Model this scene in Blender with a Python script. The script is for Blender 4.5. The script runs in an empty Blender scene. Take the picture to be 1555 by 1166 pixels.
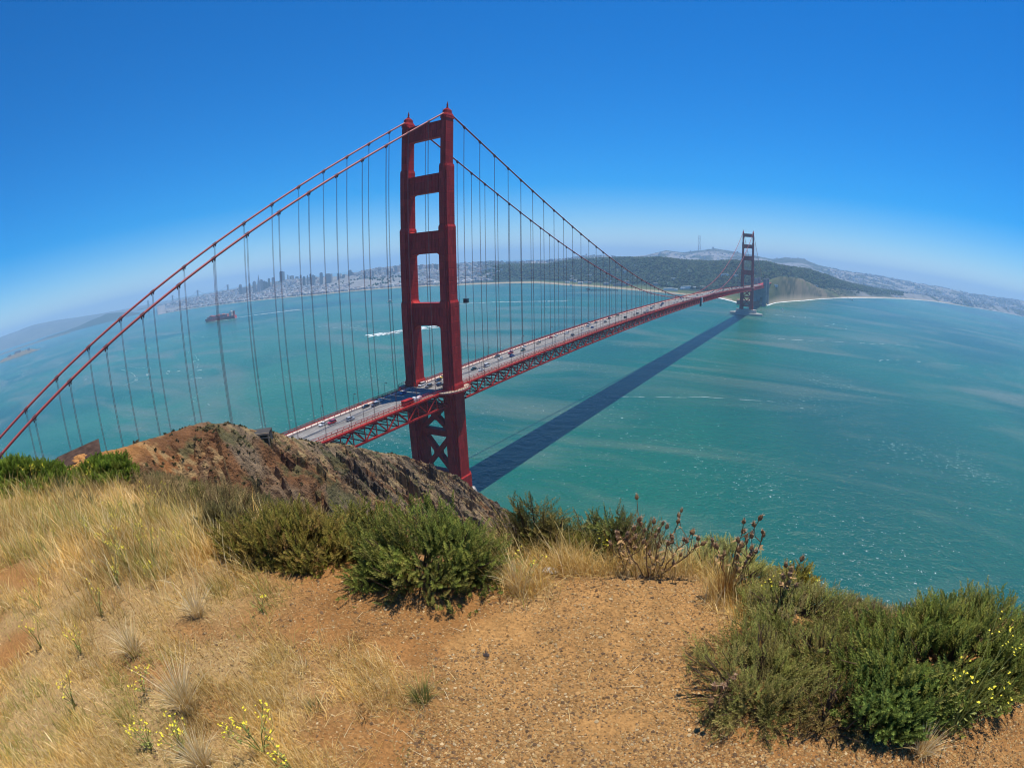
import bpy, math, random
import numpy as np
from mathutils import Matrix, Vector

random.seed(7)
RNG = np.random.default_rng(7)
SC = bpy.context.scene
COL = SC.collection
PI = math.pi

# ------------------------------------------------------------------ camera
CAMP = np.array([195.01, -233.055, 144.325])
cam = bpy.data.cameras.new("camera")
cam_o = bpy.data.objects.new("camera", cam)
COL.objects.link(cam_o)
cam.type = 'PANO'
cam.panorama_type = 'FISHEYE_EQUISOLID'          # the photograph was taken with a fisheye lens
cam.sensor_fit = 'HORIZONTAL'
cam.sensor_width = 36.0
cam.sensor_height = 27.0
cam.fisheye_lens = 19.571
cam.fisheye_fov = PI
cam.shift_x = -86.1 / 1555
cam.shift_y = 96.6 / 1166
cam.clip_start = 0.05
cam.clip_end = 90000
_R = [[0.9018856, -0.1417609, 0.4080517], [0.4319363, 0.3085733, -0.8474748], [-0.0057751, 0.9405777, 0.3395295]]
cam_o.matrix_world = Matrix.Translation(Vector(CAMP)) @ Matrix(_R).to_4x4()
SC.camera = cam_o

# ------------------------------------------------------------------ sky and sun
SUN = Vector((0.12, 0.235, 1.0)).normalized()
SUN_EL = math.asin(SUN.z)
SUN_ROT = math.atan2(SUN.x, SUN.y)
world = bpy.data.worlds.new("World")
SC.world = world
world.use_nodes = True
wn = world.node_tree
bg = wn.nodes["Background"]
sky = wn.nodes.new("ShaderNodeTexSky")
sky.sky_type = 'NISHITA'
sky.sun_disc = False
sky.sun_elevation = SUN_EL
sky.sun_rotation = SUN_ROT
sky.altitude = 100
sky.air_density = 1.0
sky.dust_density = 0.0
sky.ozone_density = 10.0
gm = wn.nodes.new("ShaderNodeHueSaturation")
gm.inputs["Saturation"].default_value = 1.5
gm.inputs["Hue"].default_value = 0.504
wn.links.new(sky.outputs[0], gm.inputs["Color"])
wn.links.new(gm.outputs[0], bg.inputs[0])
bg.inputs[1].default_value = 0.118

sun = bpy.data.lights.new("sun", 'SUN')
sun.energy = 5.0
sun.angle = math.radians(0.5)
sun.color = (1.0, 0.94, 0.83)
sun_o = bpy.data.objects.new("sun", sun)
COL.objects.link(sun_o)
sun_o.rotation_euler = SUN.to_track_quat('Z', 'Y').to_euler()
sun_o.location = (0, 0, 400)

SC.view_settings.view_transform = 'Standard'
SC.view_settings.look = 'None'
SC.view_settings.exposure = 0.22
SC.view_settings.gamma = 1.0
SC.cycles.max_bounces = 6
SC.cycles.diffuse_bounces = 3
SC.cycles.glossy_bounces = 2
SC.cycles.transmission_bounces = 3
SC.cycles.volume_bounces = 2
SC.cycles.sample_clamp_indirect = 6.0
SC.cycles.filter_width = 1.15

# ------------------------------------------------------------------ helpers
def tag(o, label=None, cat=None, group=None, kind=None):
    if label: o["label"] = label
    if cat: o["category"] = cat
    if group: o["group"] = group
    if kind: o["kind"] = kind
    return o

def empty(name, loc=(0, 0, 0), rz=0.0, parent=None):
    o = bpy.data.objects.new(name, None)
    COL.objects.link(o)
    o.location = loc
    o.rotation_euler = (0, 0, rz)
    o.empty_display_size = 0.1
    if parent: o.parent = parent
    return o

def np_mesh(name, V, F, mats=None, col=None, smooth=False, parent=None, mi=None, link=True):
    """V (n,3), F (m,k) with k fixed; col (n,3) point colours"""
    V = np.asarray(V, np.float32); F = np.asarray(F, np.int32)
    me = bpy.data.meshes.new(name)
    me.vertices.add(len(V)); me.vertices.foreach_set("co", V.ravel())
    k = F.shape[1]
    me.loops.add(F.size); me.loops.foreach_set("vertex_index", F.ravel())
    me.polygons.add(len(F))
    me.polygons.foreach_set("loop_start", np.arange(0, F.size, k, dtype=np.int32))
    if mats is not None:
        for m in (mats if isinstance(mats, (list, tuple)) else [mats]): me.materials.append(m)
    if mi is not None: me.polygons.foreach_set("material_index", np.asarray(mi, np.int32))
    me.update(calc_edges=True)
    if col is not None:
        a = me.color_attributes.new("Col", 'FLOAT_COLOR', 'POINT')
        c = np.ones((len(V), 4), np.float32); c[:, :3] = col
        a.data.foreach_set("color", c.ravel())
    me.polygons.foreach_set("use_smooth", np.full(len(F), bool(smooth)))
    if not link: return me
    o = bpy.data.objects.new(name, me)
    COL.objects.link(o)
    if parent: o.parent = parent
    return o

class MB:
    """collects shapes of any face size; build() links them as one mesh"""
    def __init__(s): s.v = []; s.f = []; s.m = []
    def add(s, V, F, mi=0):
        b = len(s.v)
        s.v.extend([tuple(map(float, p)) for p in V])
        s.f.extend([tuple(int(i) + b for i in f) for f in F]); s.m.extend([mi] * len(F))
        return s
    def box(s, x0, x1, y0, y1, z0, z1, mi=0):
        V = [(x0, y0, z0), (x1, y0, z0), (x1, y1, z0), (x0, y1, z0), (x0, y0, z1), (x1, y0, z1), (x1, y1, z1), (x0, y1, z1)]
        return s.add(V, [(0, 3, 2, 1), (4, 5, 6, 7), (0, 1, 5, 4), (1, 2, 6, 5), (2, 3, 7, 6), (3, 0, 4, 7)], mi)
    def bar(s, p, q, w, h=None, mi=0):
        h = h or w
        p = Vector(p); q = Vector(q); d = (q - p).normalized()
        up = Vector((0, 0, 1)) if abs(d.z) < 0.95 else Vector((1, 0, 0))
        a = d.cross(up).normalized(); b = a.cross(d)
        V = []
        for c in (p, q):
            for sx, sy in ((-1, -1), (1, -1), (1, 1), (-1, 1)): V.append(c + a * (sx * w / 2) + b * (sy * h / 2))
        return s.add(V, [(3, 2, 1, 0), (4, 5, 6, 7), (0, 1, 5, 4), (1, 2, 6, 5), (2, 3, 7, 6), (3, 0, 4, 7)], mi)
    def tube(s, pts, r, n=8, mi=0, cap=True):
        pts = [Vector(p) for p in pts]; N = len(pts)
        rr = r if isinstance(r, (list, tuple)) else [r] * N
        V = []
        for i, p in enumerate(pts):
            d = (pts[min(i + 1, N - 1)] - pts[max(i - 1, 0)]).normalized()
            up = Vector((0, 0, 1)) if abs(d.z) < 0.95 else Vector((1, 0, 0))
            a = d.cross(up).normalized(); b = a.cross(d)
            for k in range(n):
                t = 2 * PI * k / n
                V.append(p + (a * math.cos(t) + b * math.sin(t)) * rr[i])
        F = []
        for i in range(N - 1):
            for k in range(n):
                k2 = (k + 1) % n
                F.append((i * n + k, i * n + k2, (i + 1) * n + k2, (i + 1) * n + k))
        if cap:
            F.append(tuple(range(n - 1, -1, -1))); F.append(tuple((N - 1) * n + k for k in range(n)))
        return s.add(V, F, mi)
    def prism(s, poly, lo, hi, axis=2, mi=0, taper=1.0):
        """extrude a 2-D polygon along an axis; poly in the two other axes' order"""
        n = len(poly); V = []
        cx = sum(p[0] for p in poly) / n; cy = sum(p[1] for p in poly) / n
        for h, t in ((lo, 1.0), (hi, taper)):
            for a, b in poly:
                a = cx + (a - cx) * t; b = cy + (b - cy) * t
                V.append({2: (a, b, h), 1: (a, h, b), 0: (h, a, b)}[axis])
        F = [tuple(range(n - 1, -1, -1)), tuple(range(n, 2 * n))]
        for i in range(n):
            j = (i + 1) % n; F.append((i, j, n + j, n + i))
        return s.add(V, F, mi)
    def loft(s, polys, mi=0):
        """polys: list of equal-length 3-D loops"""
        n = len(polys[0]); V = [p for L in polys for p in L]; F = []
        for i in range(len(polys) - 1):
            for k in range(n):
                k2 = (k + 1) % n
                F.append((i * n + k, i * n + k2, (i + 1) * n + k2, (i + 1) * n + k))
        F.append(tuple(range(n - 1, -1, -1))); F.append(tuple((len(polys) - 1) * n + k for k in range(n)))
        return s.add(V, F, mi)
    def mesh(s, name, mats, smooth=False):
        me = bpy.data.meshes.new(name)
        me.from_pydata(s.v, [], s.f)
        for m in (mats if isinstance(mats, (list, tuple)) else [mats]): me.materials.append(m)
        me.polygons.foreach_set("material_index", s.m)
        if smooth: me.polygons.foreach_set("use_smooth", [True] * len(s.f))
        me.update()
        import bmesh
        bm = bmesh.new(); bm.from_mesh(me); bmesh.ops.recalc_face_normals(bm, faces=bm.faces[:]); bm.to_mesh(me); bm.free()
        return me
    def build(s, name, mats, parent=None, smooth=False):
        o = bpy.data.objects.new(name, s.mesh(name, mats, smooth))
        COL.objects.link(o)
        if parent: o.parent = parent
        return o

def _hash(ix, iy, seed):
    h = (ix.astype(np.int64) * 374761393 + iy.astype(np.int64) * 668265263 + seed * 1442695041) & 0xffffffff
    h = ((h ^ (h >> 13)) * 1274126177) & 0xffffffff
    h = h ^ (h >> 16)
    return h / 4294967295.0
def vnoise(x, y, seed=0):
    x = np.asarray(x, float); y = np.asarray(y, float)
    ix = np.floor(x); iy = np.floor(y); fx = x - ix; fy = y - iy
    ix = ix.astype(np.int64); iy = iy.astype(np.int64)
    fx = fx * fx * (3 - 2 * fx); fy = fy * fy * (3 - 2 * fy)
    a = _hash(ix, iy, seed); b = _hash(ix + 1, iy, seed); c = _hash(ix, iy + 1, seed); d = _hash(ix + 1, iy + 1, seed)
    return (a * (1 - fx) + b * fx) * (1 - fy) + (c * (1 - fx) + d * fx) * fy
def fbm(x, y, seed=0, oct=4, gain=0.5):
    t = 0; a = 1; n = 0
    for o in range(oct):
        t = t + a * vnoise(x * 2 ** o, y * 2 ** o, seed + o * 17); n += a; a *= gain
    return t / n
def ridged(x, y, seed=0, oct=4):
    t = 0; a = 1; n = 0
    for o in range(oct):
        t = t + a * (1 - np.abs(2 * vnoise(x * 2 ** o, y * 2 ** o, seed + o * 31) - 1)); n += a; a *= 0.55
    return t / n
def sstep(a, b, x):
    t = np.clip((x - a) / (b - a), 0, 1); return t * t * (3 - 2 * t)

# ------------------------------------------------------------------ materials
def new_mat(name):
    m = bpy.data.materials.new(name); m.use_nodes = True
    return m, m.node_tree, m.node_tree.nodes["Principled BSDF"]
def nd(nt, t, **kw):
    n = nt.nodes.new(t)
    for k, v in kw.items(): setattr(n, k, v)
    return n
def ramp(nt, fac, stops):
    r = nd(nt, "ShaderNodeValToRGB")
    e = r.color_ramp.elements
    while len(e) < len(stops): e.new(0.5)
    for el, (p, c) in zip(e, stops): el.position = p; el.color = (*c, 1) if len(c) == 3 else c
    nt.links.new(fac, r.inputs[0]); return r.outputs[0]
def noise(nt, vec, scale, detail=4, rough=0.5, dist=0.0):
    n = nd(nt, "ShaderNodeTexNoise"); n.inputs["Scale"].default_value = scale; n.inputs["Detail"].default_value = detail
    n.inputs["Roughness"].default_value = rough; n.inputs["Distortion"].default_value = dist
    if vec is not None: nt.links.new(vec, n.inputs["Vector"])
    return n.outputs["Fac"]
def mixc(nt, fac, a, b, mode='MIX'):
    n = nd(nt, "ShaderNodeMix", data_type='RGBA', blend_type=mode)
    for s, v in ((n.inputs[0], fac), (n.inputs[6], a), (n.inputs[7], b)):
        if isinstance(v, (int, float)): s.default_value = v
        elif isinstance(v, tuple): s.default_value = (*v, 1)
        else: nt.links.new(v, s)
    return n.outputs[2]
def mth(nt, op, a, b=None):
    n = nd(nt, "ShaderNodeMath", operation=op)
    for s, v in zip(n.inputs, (a, b)):
        if v is None: continue
        if isinstance(v, (int, float)): s.default_value = v
        else: nt.links.new(v, s)
    return n.outputs[0]
def bump(nt, h, strength, dist, bsdf, normal=None):
    b = nd(nt, "ShaderNodeBump"); b.inputs["Strength"].default_value = strength; b.inputs["Distance"].default_value = dist
    nt.links.new(h, b.inputs["Height"])
    if normal is not None: nt.links.new(normal, b.inputs["Normal"])
    if bsdf is not None: nt.links.new(b.outputs[0], bsdf.inputs["Normal"])
    return b.outputs[0]
def pos(nt, scale=None):
    g = nd(nt, "ShaderNodeNewGeometry")
    if scale is None: return g.outputs["Position"]
    m = nd(nt, "ShaderNodeMapping"); m.inputs["Scale"].default_value = scale
    nt.links.new(g.outputs["Position"], m.inputs[0]); return m.outputs[0]
def objco(nt, scale=None):
    g = nd(nt, "ShaderNodeTexCoord").outputs["Object"]
    if scale is None: return g
    m = nd(nt, "ShaderNodeMapping"); m.inputs["Scale"].default_value = scale
    nt.links.new(g, m.inputs[0]); return m.outputs[0]

def simple(name, c, rough=0.6, var=0.15, scale=0.5, metal=0.0, spec=0.5):
    m, nt, b = new_mat(name)
    n = noise(nt, pos(nt), scale, 4)
    lo = tuple(x * (1 - var) for x in c); hi = tuple(min(1, x * (1 + var)) for x in c)
    nt.links.new(ramp(nt, n, [(0.3, lo), (0.7, hi)]), b.inputs["Base Color"])
    b.inputs["Roughness"].default_value = rough; b.inputs["Metallic"].default_value = metal
    b.inputs["Specular IOR Level"].default_value = spec
    return m

def attr_mat(name, rough=0.8, trans=0.0, spec=0.2, bumpsc=None, bumpst=0.3, bumpd=1.0):
    m, nt, b = new_mat(name)
    a = nd(nt, "ShaderNodeVertexColor", layer_name="Col")
    nt.links.new(a.outputs[0], b.inputs["Base Color"])
    b.inputs["Roughness"].default_value = rough
    b.inputs["Specular IOR Level"].default_value = spec
    if bumpsc: bump(nt, noise(nt, pos(nt), bumpsc, 5, 0.6), bumpst, bumpd, b)
    if trans > 0:
        t = nd(nt, "ShaderNodeBsdfTranslucent"); nt.links.new(a.outputs[0], t.inputs[0])
        mx = nd(nt, "ShaderNodeMixShader"); mx.inputs[0].default_value = trans
        nt.links.new(b.outputs[0], mx.inputs[1]); nt.links.new(t.outputs[0], mx.inputs[2])
        nt.links.new(mx.outputs[0], nt.nodes["Material Output"].inputs[0])
    return m

# painted steel, with plate seams and a little weathering
def steel_mat():
    m, nt, b = new_mat("orange_painted_steel")
    n = noise(nt, pos(nt), 0.15, 5, 0.6)
    c = ramp(nt, n, [(0.3, (0.36, 0.022, 0.018)), (0.7, (0.48, 0.032, 0.024))])
    streak = noise(nt, pos(nt, (0.9, 0.9, 0.05)), 1.0, 4, 0.6)
    c = mixc(nt, mth(nt, 'MULTIPLY', ramp(nt, streak, [(0.5, (0, 0, 0)), (0.75, (1, 1, 1))]), 0.35), c, (0.20, 0.016, 0.016))
    g_ = nd(nt, "ShaderNodeSeparateXYZ"); nt.links.new(pos(nt), g_.inputs[0]); cb = nd(nt, "ShaderNodeCombineXYZ")
    nt.links.new(mth(nt, 'ADD', g_.outputs[0], g_.outputs[1]), cb.inputs[0]); nt.links.new(g_.outputs[2], cb.inputs[1])
    bk = nd(nt, "ShaderNodeTexBrick"); bk.inputs["Scale"].default_value = 0.22; bk.inputs["Mortar Size"].default_value = 0.012; bk.inputs["Brick Width"].default_value = 0.5; bk.inputs["Row Height"].default_value = 0.9
    bk.inputs["Color1"].default_value = (0.80, 0.80, 0.80, 1); bk.inputs["Color2"].default_value = (1.12, 1.08, 1.08, 1); bk.inputs["Mortar"].default_value = (0.45, 0.42, 0.42, 1)
    nt.links.new(cb.outputs[0], bk.inputs[0]); c = mixc(nt, 1.0, c, bk.outputs[0], 'MULTIPLY')
    nt.links.new(c, b.inputs["Base Color"])
    b.inputs["Roughness"].default_value = 0.55; b.inputs["Specular IOR Level"].default_value = 0.12
    w = nd(nt, "ShaderNodeTexWave", wave_type='BANDS', bands_direction='Z', wave_profile='SAW')
    w.inputs["Scale"].default_value = 0.045; nt.links.new(pos(nt), w.inputs[0])
    bump(nt, ramp(nt, w.outputs["Fac"], [(0.0, (0, 0, 0)), (0.04, (1, 1, 1)), (0.96, (1, 1, 1)), (1.0, (0, 0, 0))]), 0.5, 0.15, b)
    return m
M_STEEL = steel_mat()
M_CABLE = simple("cable_paint", (0.36, 0.045, 0.035), 0.5, 0.1, 0.3)
M_ROPE = simple("suspender_paint", (0.20, 0.06, 0.055), 0.6, 0.1, 0.3)
M_CONC = simple("pale_concrete", (0.36, 0.34, 0.31), 0.85, 0.15, 0.3)
M_WALK = simple("sidewalk_concrete", (0.56, 0.47, 0.40), 0.85, 0.1, 0.5)
M_PYLON = simple("pylon_concrete", (0.22, 0.22, 0.23), 0.85, 0.2, 0.08)
M_DARK = simple("dark_grey_paint", (0.03, 0.03, 0.035), 0.5, 0.1, 0.5)
M_YELL = simple("yellow_paint", (0.55, 0.38, 0.03), 0.6, 0.1, 0.5)
M_WHITE = simple("white_paint", (0.72, 0.72, 0.70), 0.45, 0.06, 0.8)
M_GLASS, _nt, _b = new_mat("dark_window_glass")
_b.inputs["Base Color"].default_value = (0.012, 0.014, 0.018, 1); _b.inputs["Roughness"].default_value = 0.08
M_TYRE = simple("tyre_rubber", (0.02, 0.02, 0.02), 0.8, 0.1, 3)

def asphalt():
    m, nt, b = new_mat("bridge_roadway")
    n = noise(nt, pos(nt, (1, 0.04, 1)), 0.7, 4)
    c = ramp(nt, n, [(0.3, (0.155, 0.145, 0.135)), (0.7, (0.225, 0.21, 0.195))])
    n2 = noise(nt, pos(nt), 0.06, 3)
    c = mixc(nt, 0.25, c, ramp(nt, n2, [(0.35, (0.11, 0.105, 0.10)), (0.65, (0.27, 0.25, 0.23))]))
    nt.links.new(c, b.inputs["Base Color"]); b.inputs["Roughness"].default_value = 0.9
    return m
M_ROAD = asphalt()

def water_mat():
    m, nt, b = new_mat("bay_water")
    p = pos(nt)
    big = noise(nt, pos(nt, (1, 0.55, 1)), 0.0016, 5, 0.55, 0.6)
    c = ramp(nt, big, [(0.34, (0.003, 0.075, 0.066)), (0.50, (0.006, 0.110, 0.076)), (0.66, (0.024, 0.150, 0.098))])
    silt = noise(nt, pos(nt, (0.5, 1.3, 1)), 0.0042, 4, 0.6, 1.2)
    c = mixc(nt, ramp(nt, silt, [(0.47, (0, 0, 0)), (0.66, (0.8, 0.8, 0.8))]), c, (0.105, 0.155, 0.118))
    # whitecaps, gathered in patches
    cap = noise(nt, pos(nt, (0.7, 1.0, 1)), 0.30, 4, 0.65)
    cap2 = noise(nt, pos(nt, (0.8, 1.0, 1)), 1.3, 2, 0.5)
    patch = noise(nt, p, 0.0065, 3, 0.6)
    k = mth(nt, 'ADD', mth(nt, 'MULTIPLY', cap, 0.6), mth(nt, 'MULTIPLY', cap2, 0.4))
    k = mth(nt, 'ADD', k, mth(nt, 'MULTIPLY', mth(nt, 'SUBTRACT', patch, 0.5), 0.22))
    foam = ramp(nt, k, [(0.625, (0, 0, 0)), (0.675, (0.9, 0.9, 0.9))])
    # tide lines: thin drifting foam threads
    tl = noise(nt, pos(nt, (0.35, 1.0, 1)), 0.0035, 5, 0.55, 0.8)
    line = mth(nt, 'LESS_THAN', mth(nt, 'ABSOLUTE', mth(nt, 'SUBTRACT', tl, 0.56)), 0.0022)
    gate = ramp(nt, noise(nt, p, 0.0011, 2), [(0.52, (0, 0, 0)), (0.60, (1, 1, 1))])
    line = mth(nt, 'MULTIPLY', mth(nt, 'MULTIPLY', line, gate), ramp(nt, noise(nt, p, 0.06, 4), [(0.48, (0, 0, 0)), (0.62, (0.35, 0.35, 0.35))]))
    foam = mth(nt, 'MAXIMUM', foam, line)
    c = mixc(nt, foam, c, (0.62, 0.66, 0.66))
    nt.links.new(c, b.inputs["Base Color"])
    nt.links.new(mth(nt, 'ADD', mth(nt, 'MULTIPLY', foam, 0.5), 0.22), b.inputs["Roughness"])
    b.inputs["IOR"].default_value = 1.33; b.inputs["Specular IOR Level"].default_value = 0.38
    h1 = noise(nt, pos(nt, (0.75, 1.0, 1)), 0.11, 4, 0.6)
    h2 = noise(nt, pos(nt, (0.8, 1.0, 1)), 0.55, 3, 0.6)
    h = mth(nt, 'ADD', h1, mth(nt, 'MULTIPLY', h2, 0.35))
    bump(nt, h, 1.0, 2.4, b)
    return m
M_WATER = water_mat()
M_FOAM = simple("sea_foam", (0.70, 0.74, 0.74), 0.9, 0.1, 0.05)

# ------------------------------------------------------------------ water (one sheet to the horizon)
_w = []
for k in range(96): _w.append((24000 * math.cos(2 * PI * k / 96), 24000 * math.sin(2 * PI * k / 96), 0))
wm = MB(); wm.add(_w, [tuple(range(96))]); tag(wm.build("water", M_WATER), kind="structure")

# ------------------------------------------------------------------ far shore
def interp(tab, a, k=1):
    return np.interp(a, [t[0] for t in tab], [t[k] for t in tab])
SHORE = [(-67.74, 5328), (-64.16, 4942), (-60.55, 4391), (-56.03, 3879), (-51.58, 3499), (-48.07, 3408), (-42.83, 3251), (-36.61, 3034), (-31.42, 2960), (-28.87, 2923), (-25.45, 2626), (-22.9, 2518), (-21.08, 2408), (-18.45, 2300), (-13.73, 2156), (-10.13, 2111), (-8.14, 1929), (-5.24, 1938), (-4.26, 2119), (-1.6, 2411), (1.13, 2846), (5.38, 3579), (8.04, 4213), (12.4, 5277), (16.12, 5683), (20.37, 6621), (22.16, 6891), (26, 7400)]
RIDGE2 = [(-67.63, 6500, 60), (-64.05, 6000, 70), (-60.52, 5600, 80), (-57.02, 5200, 91.1), (-54.93, 5000, 95), (-51.48, 4800, 90), (-48.06, 4600, 85.0), (-46.0, 4500, 99), (-44.98, 4500, 110), (-42.74, 4400, 112), (-40.59, 4400, 100), (-36.55, 4500, 93), (-33.19, 4600, 101), (-31.52, 4700, 92.8), (-27.84, 5000, 99.6), (-25.17, 5500, 118.9), (-23.83, 6000, 141.7), (-21.83, 6000, 139.6), (-19.82, 6500, 123.4), (-17.88, 7000, 157.2), (-15.71, 7200, 227.4), (-14.0, 7300, 216.2), (-12.46, 7400, 249.4), (-10.75, 7500, 290.6), (-8.56, 7500, 265.0), (-4.9, 7600, 210.8), (-3.47, 7800, 246.9), (-1.7, 7800, 254.0), (-0.12, 7600, 188.7), (2.3, 7600, 154.5), (5.7, 7700, 141.7), (9.12, 7900, 136.5), (12.55, 8100, 129.6), (16.02, 8300, 122.1), (19.55, 8600, 149.3), (22.02, 8800, 189.7), (26, 9200, 200)]
FOREST = [(-67, 5600, 30), (-58, 4700, 34), (-52, 4250, 40), (-46, 4100, 50), (-40.61, 3900, 51.6), (-36.56, 3800, 70), (-32.53, 3700, 84), (-27.84, 3600, 86), (-25.17, 3500, 109), (-20.42, 3300, 120), (-17.88, 3200, 132), (-15.74, 3100, 133), (-13.52, 3100, 122), (-11.37, 3000, 123), (-9.22, 3000, 136), (-6.18, 3000, 142), (-5.43, 3000, 144), (-3.25, 3200, 133), (-1.26, 3300, 125), (1.02, 3500, 95), (3.25, 3900, 60), (5.98, 4300, 41.1), (9.2, 4900, 30), (13, 5800, 40), (17, 6300, 45), (22, 7400, 60), (26, 8000, 60)]
BLUFF = [(-67, 0, 0), (-8.2, 0, 0), (-6.98, 1980, 56.7), (-5.17, 2150, 77.1), (-3.89, 2300, 93.4), (-1.64, 2530, 94.2), (-0.73, 2640, 74.0), (0.6, 2900, 41.4), (2.41, 3280, 14.9), (5.33, 3800, 2.4), (26, 0, 0)]
def land_h(az, r):
    rs = interp(SHORE, az); r1 = interp(FOREST, az); z1 = interp(FOREST, az, 2)
    r2 = interp(RIDGE2, az); z2 = interp(RIDGE2, az, 2)
    r1 = np.maximum(r1, rs + 250); r2 = np.maximum(r2, r1 + 300)
    shelf = 4.0
    flat = rs + (r1 - rs) * np.clip(interp([(-67, 0.5), (-40, 0.45), (-20, 0.35), (-10, 0.3), (-5, 0.1), (5, 0.1), (26, 0.1)], az), 0, 1)
    h = np.where(r < flat, shelf * sstep(0, 60, r - rs), 0)
    up = shelf + (z1 - shelf) * sstep(0, 1, (r - flat) / (r1 - flat))
    h = np.where((r >= flat) & (r < r1), up, h)
    m = (r - r1) / (r2 - r1)
    dip = np.minimum(z1, z2) * 0.72
    mid = np.where(m < 0.5, z1 + (dip - z1) * sstep(0, 0.5, m), dip + (z2 - dip) * sstep(0.5, 1, m))
    h = np.where((r >= r1) & (r < r2), mid, h)
    h = np.where(r >= r2, z2 - (z2 * 0.75) * sstep(0, 2500, r - r2), h)
    # coastal bluff
    rb = interp(BLUFF, az); zb = interp(BLUFF, az, 2)
    d = (r - rb)
    front = np.maximum(rb - rs, 40.0)
    bl = np.where(d < 0, zb * np.clip(1 + d / front, 0, 1) ** 0.8, zb * (1 - 0.55 * sstep(0, 500, d)))
    bl = np.where(zb > 3, bl, 0)
    h = np.maximum(h, bl * (r > rs))
    x = CAMP[0] + r * np.sin(np.radians(az)); y = CAMP[1] + r * np.cos(np.radians(az))
    amp = np.clip(h * 0.16, 0, 14) * np.clip((r - rs) / 200, 0, 1)
    h = h + amp * (fbm(x / 260, y / 260, 3, 5) - 0.5) * 1.6
    cliff = np.exp(-((az - 0) / 5.0) ** 2) * np.clip(h / 50, 0, 1) * np.clip(1 - (r - rb) / 300, 0, 1)
    h = h - cliff * 16 * (ridged(x / 70, y / 70, 9, 4) - 0.45)
    return np.where(r < rs, -6.0, h)
az = np.arange(-68.5, 25.5, 0.085)
t = np.concatenate([np.linspace(-0.03, 0.12, 26), np.linspace(0.125, 1.0, 84), np.linspace(1.03, 1.9, 16)])
AZ, T = np.meshgrid(az, t, indexing='ij')
RS = interp(SHORE, AZ); RR2 = np.maximum(interp(RIDGE2, AZ), RS + 550)
R_ = RS + T * (RR2 - RS)
Hh = land_h(AZ, R_)
X = CAMP[0] + R_ * np.sin(np.radians(AZ)); Y = CAMP[1] + R_ * np.cos(np.radians(AZ))
def cover(az, r, h, x, y):
    """land cover: what grows or is built there"""
    n = fbm(x / 150, y / 150, 21, 5); n2 = fbm(x / 38, y / 38, 33, 4, .65); n3 = fbm(x / 700, y / 700, 41, 3)
    rs = interp(SHORE, az); r1 = interp(FOREST, az)
    c = np.zeros(x.shape + (3,))
    forest = np.array([0.018, 0.034, 0.020])[None] * (0.6 + 0.9 * n2)[..., None]
    town = np.array([0.20, 0.20, 0.205])[None] * (0.55 + 0.9 * n2)[..., None]
    grass = np.array([0.085, 0.105, 0.040])[None] * (0.6 + 0.8 * n)[..., None]
    sand = np.array([0.30, 0.25, 0.17])[None] * np.ones(x.shape)[..., None]
    scrub = np.array([0.060, 0.066, 0.032])[None] * (0.5 + 1.0 * n2)[..., None]
    rock = np.array([0.15, 0.12, 0.075])[None] * (0.6 + 0.8 * n2)[..., None]
    wtown = sstep(-33, -38, az)
    wtown = np.maximum(wtown, sstep(0.0, 0.25, (r - r1) / 2500 - 0.05 + (n3 - 0.5) * 0.5))
    wtown = np.maximum(wtown, sstep(3.0, 7.0, az + (n3 - 0.5) * 6))
    wtown = wtown * (1 - 0.9 * sstep(0.50, 0.58, n) * sstep(-45, -25, az))
    wtown = wtown * np.where((az > -20) & (az < 1) & (r > 6800), 0.25, 1)
    hilltop = (az < -30) & (az > -37) & (h > 62)
    wtown = np.where(hilltop, wtown * 0.25, wtown)
    c[:] = forest * (1 - wtown[..., None]) + town * wtown[..., None]
    g = sstep(0.40, 0.2, (r - rs) / np.maximum(r1 - rs, 1) + (n - 0.5) * 0.4) * sstep(-32, -27, az) * sstep(-2, -6, az)
    c = c * (1 - g[..., None]) + grass * g[..., None]
    bl = np.exp(-((az + 0.5) / 3.6) ** 4) * (r < np.interp(az, [b[0] for b in BLUFF], [b[1] for b in BLUFF]) + 160)
    mix = sstep(0.44, 0.56, n2)[..., None]
    blc = scrub * (1 - mix) + rock * mix
    gt = sstep(0.5, 0.6, n)[..., None] * sstep(.62, .45, n2)[..., None] * 0.8
    blc = blc * (1 - gt) + grass * gt
    c = c * (1 - bl[..., None]) + blc * bl[..., None]
    bch = (h < 5.0) * (r - rs < np.interp(az, [-67, -40, -30, -20, -9, -8.5, 2, 3, 14, 16, 26], [25, 45, 95, 70, 40, 12, 12, 110, 110, 25, 25]))
    c = np.where((bch > 0)[..., None], sand, c)
    return c
cc = cover(AZ, R_, Hh, X, Y)
na, ntt = AZ.shape
idx = np.arange(na * ntt).reshape(na, ntt)
F = np.stack([idx[:-1, :-1], idx[:-1, 1:], idx[1:, 1:], idx[1:, :-1]], -1).reshape(-1, 4)
V = np.stack([X, Y, Hh], -1).reshape(-1, 3)
M_LAND = attr_mat("far_land_cover", 0.95, 0, 0.1, 0.03, 0.5, 6.0)
tag(np_mesh("hills", V, F, M_LAND, cc.reshape(-1, 3), True), kind="structure")

def land_point(a, r):
    x = CAMP[0] + r * np.sin(np.radians(a)); y = CAMP[1] + r * np.cos(np.radians(a))
    return x, y, land_h(a, r)

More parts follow.
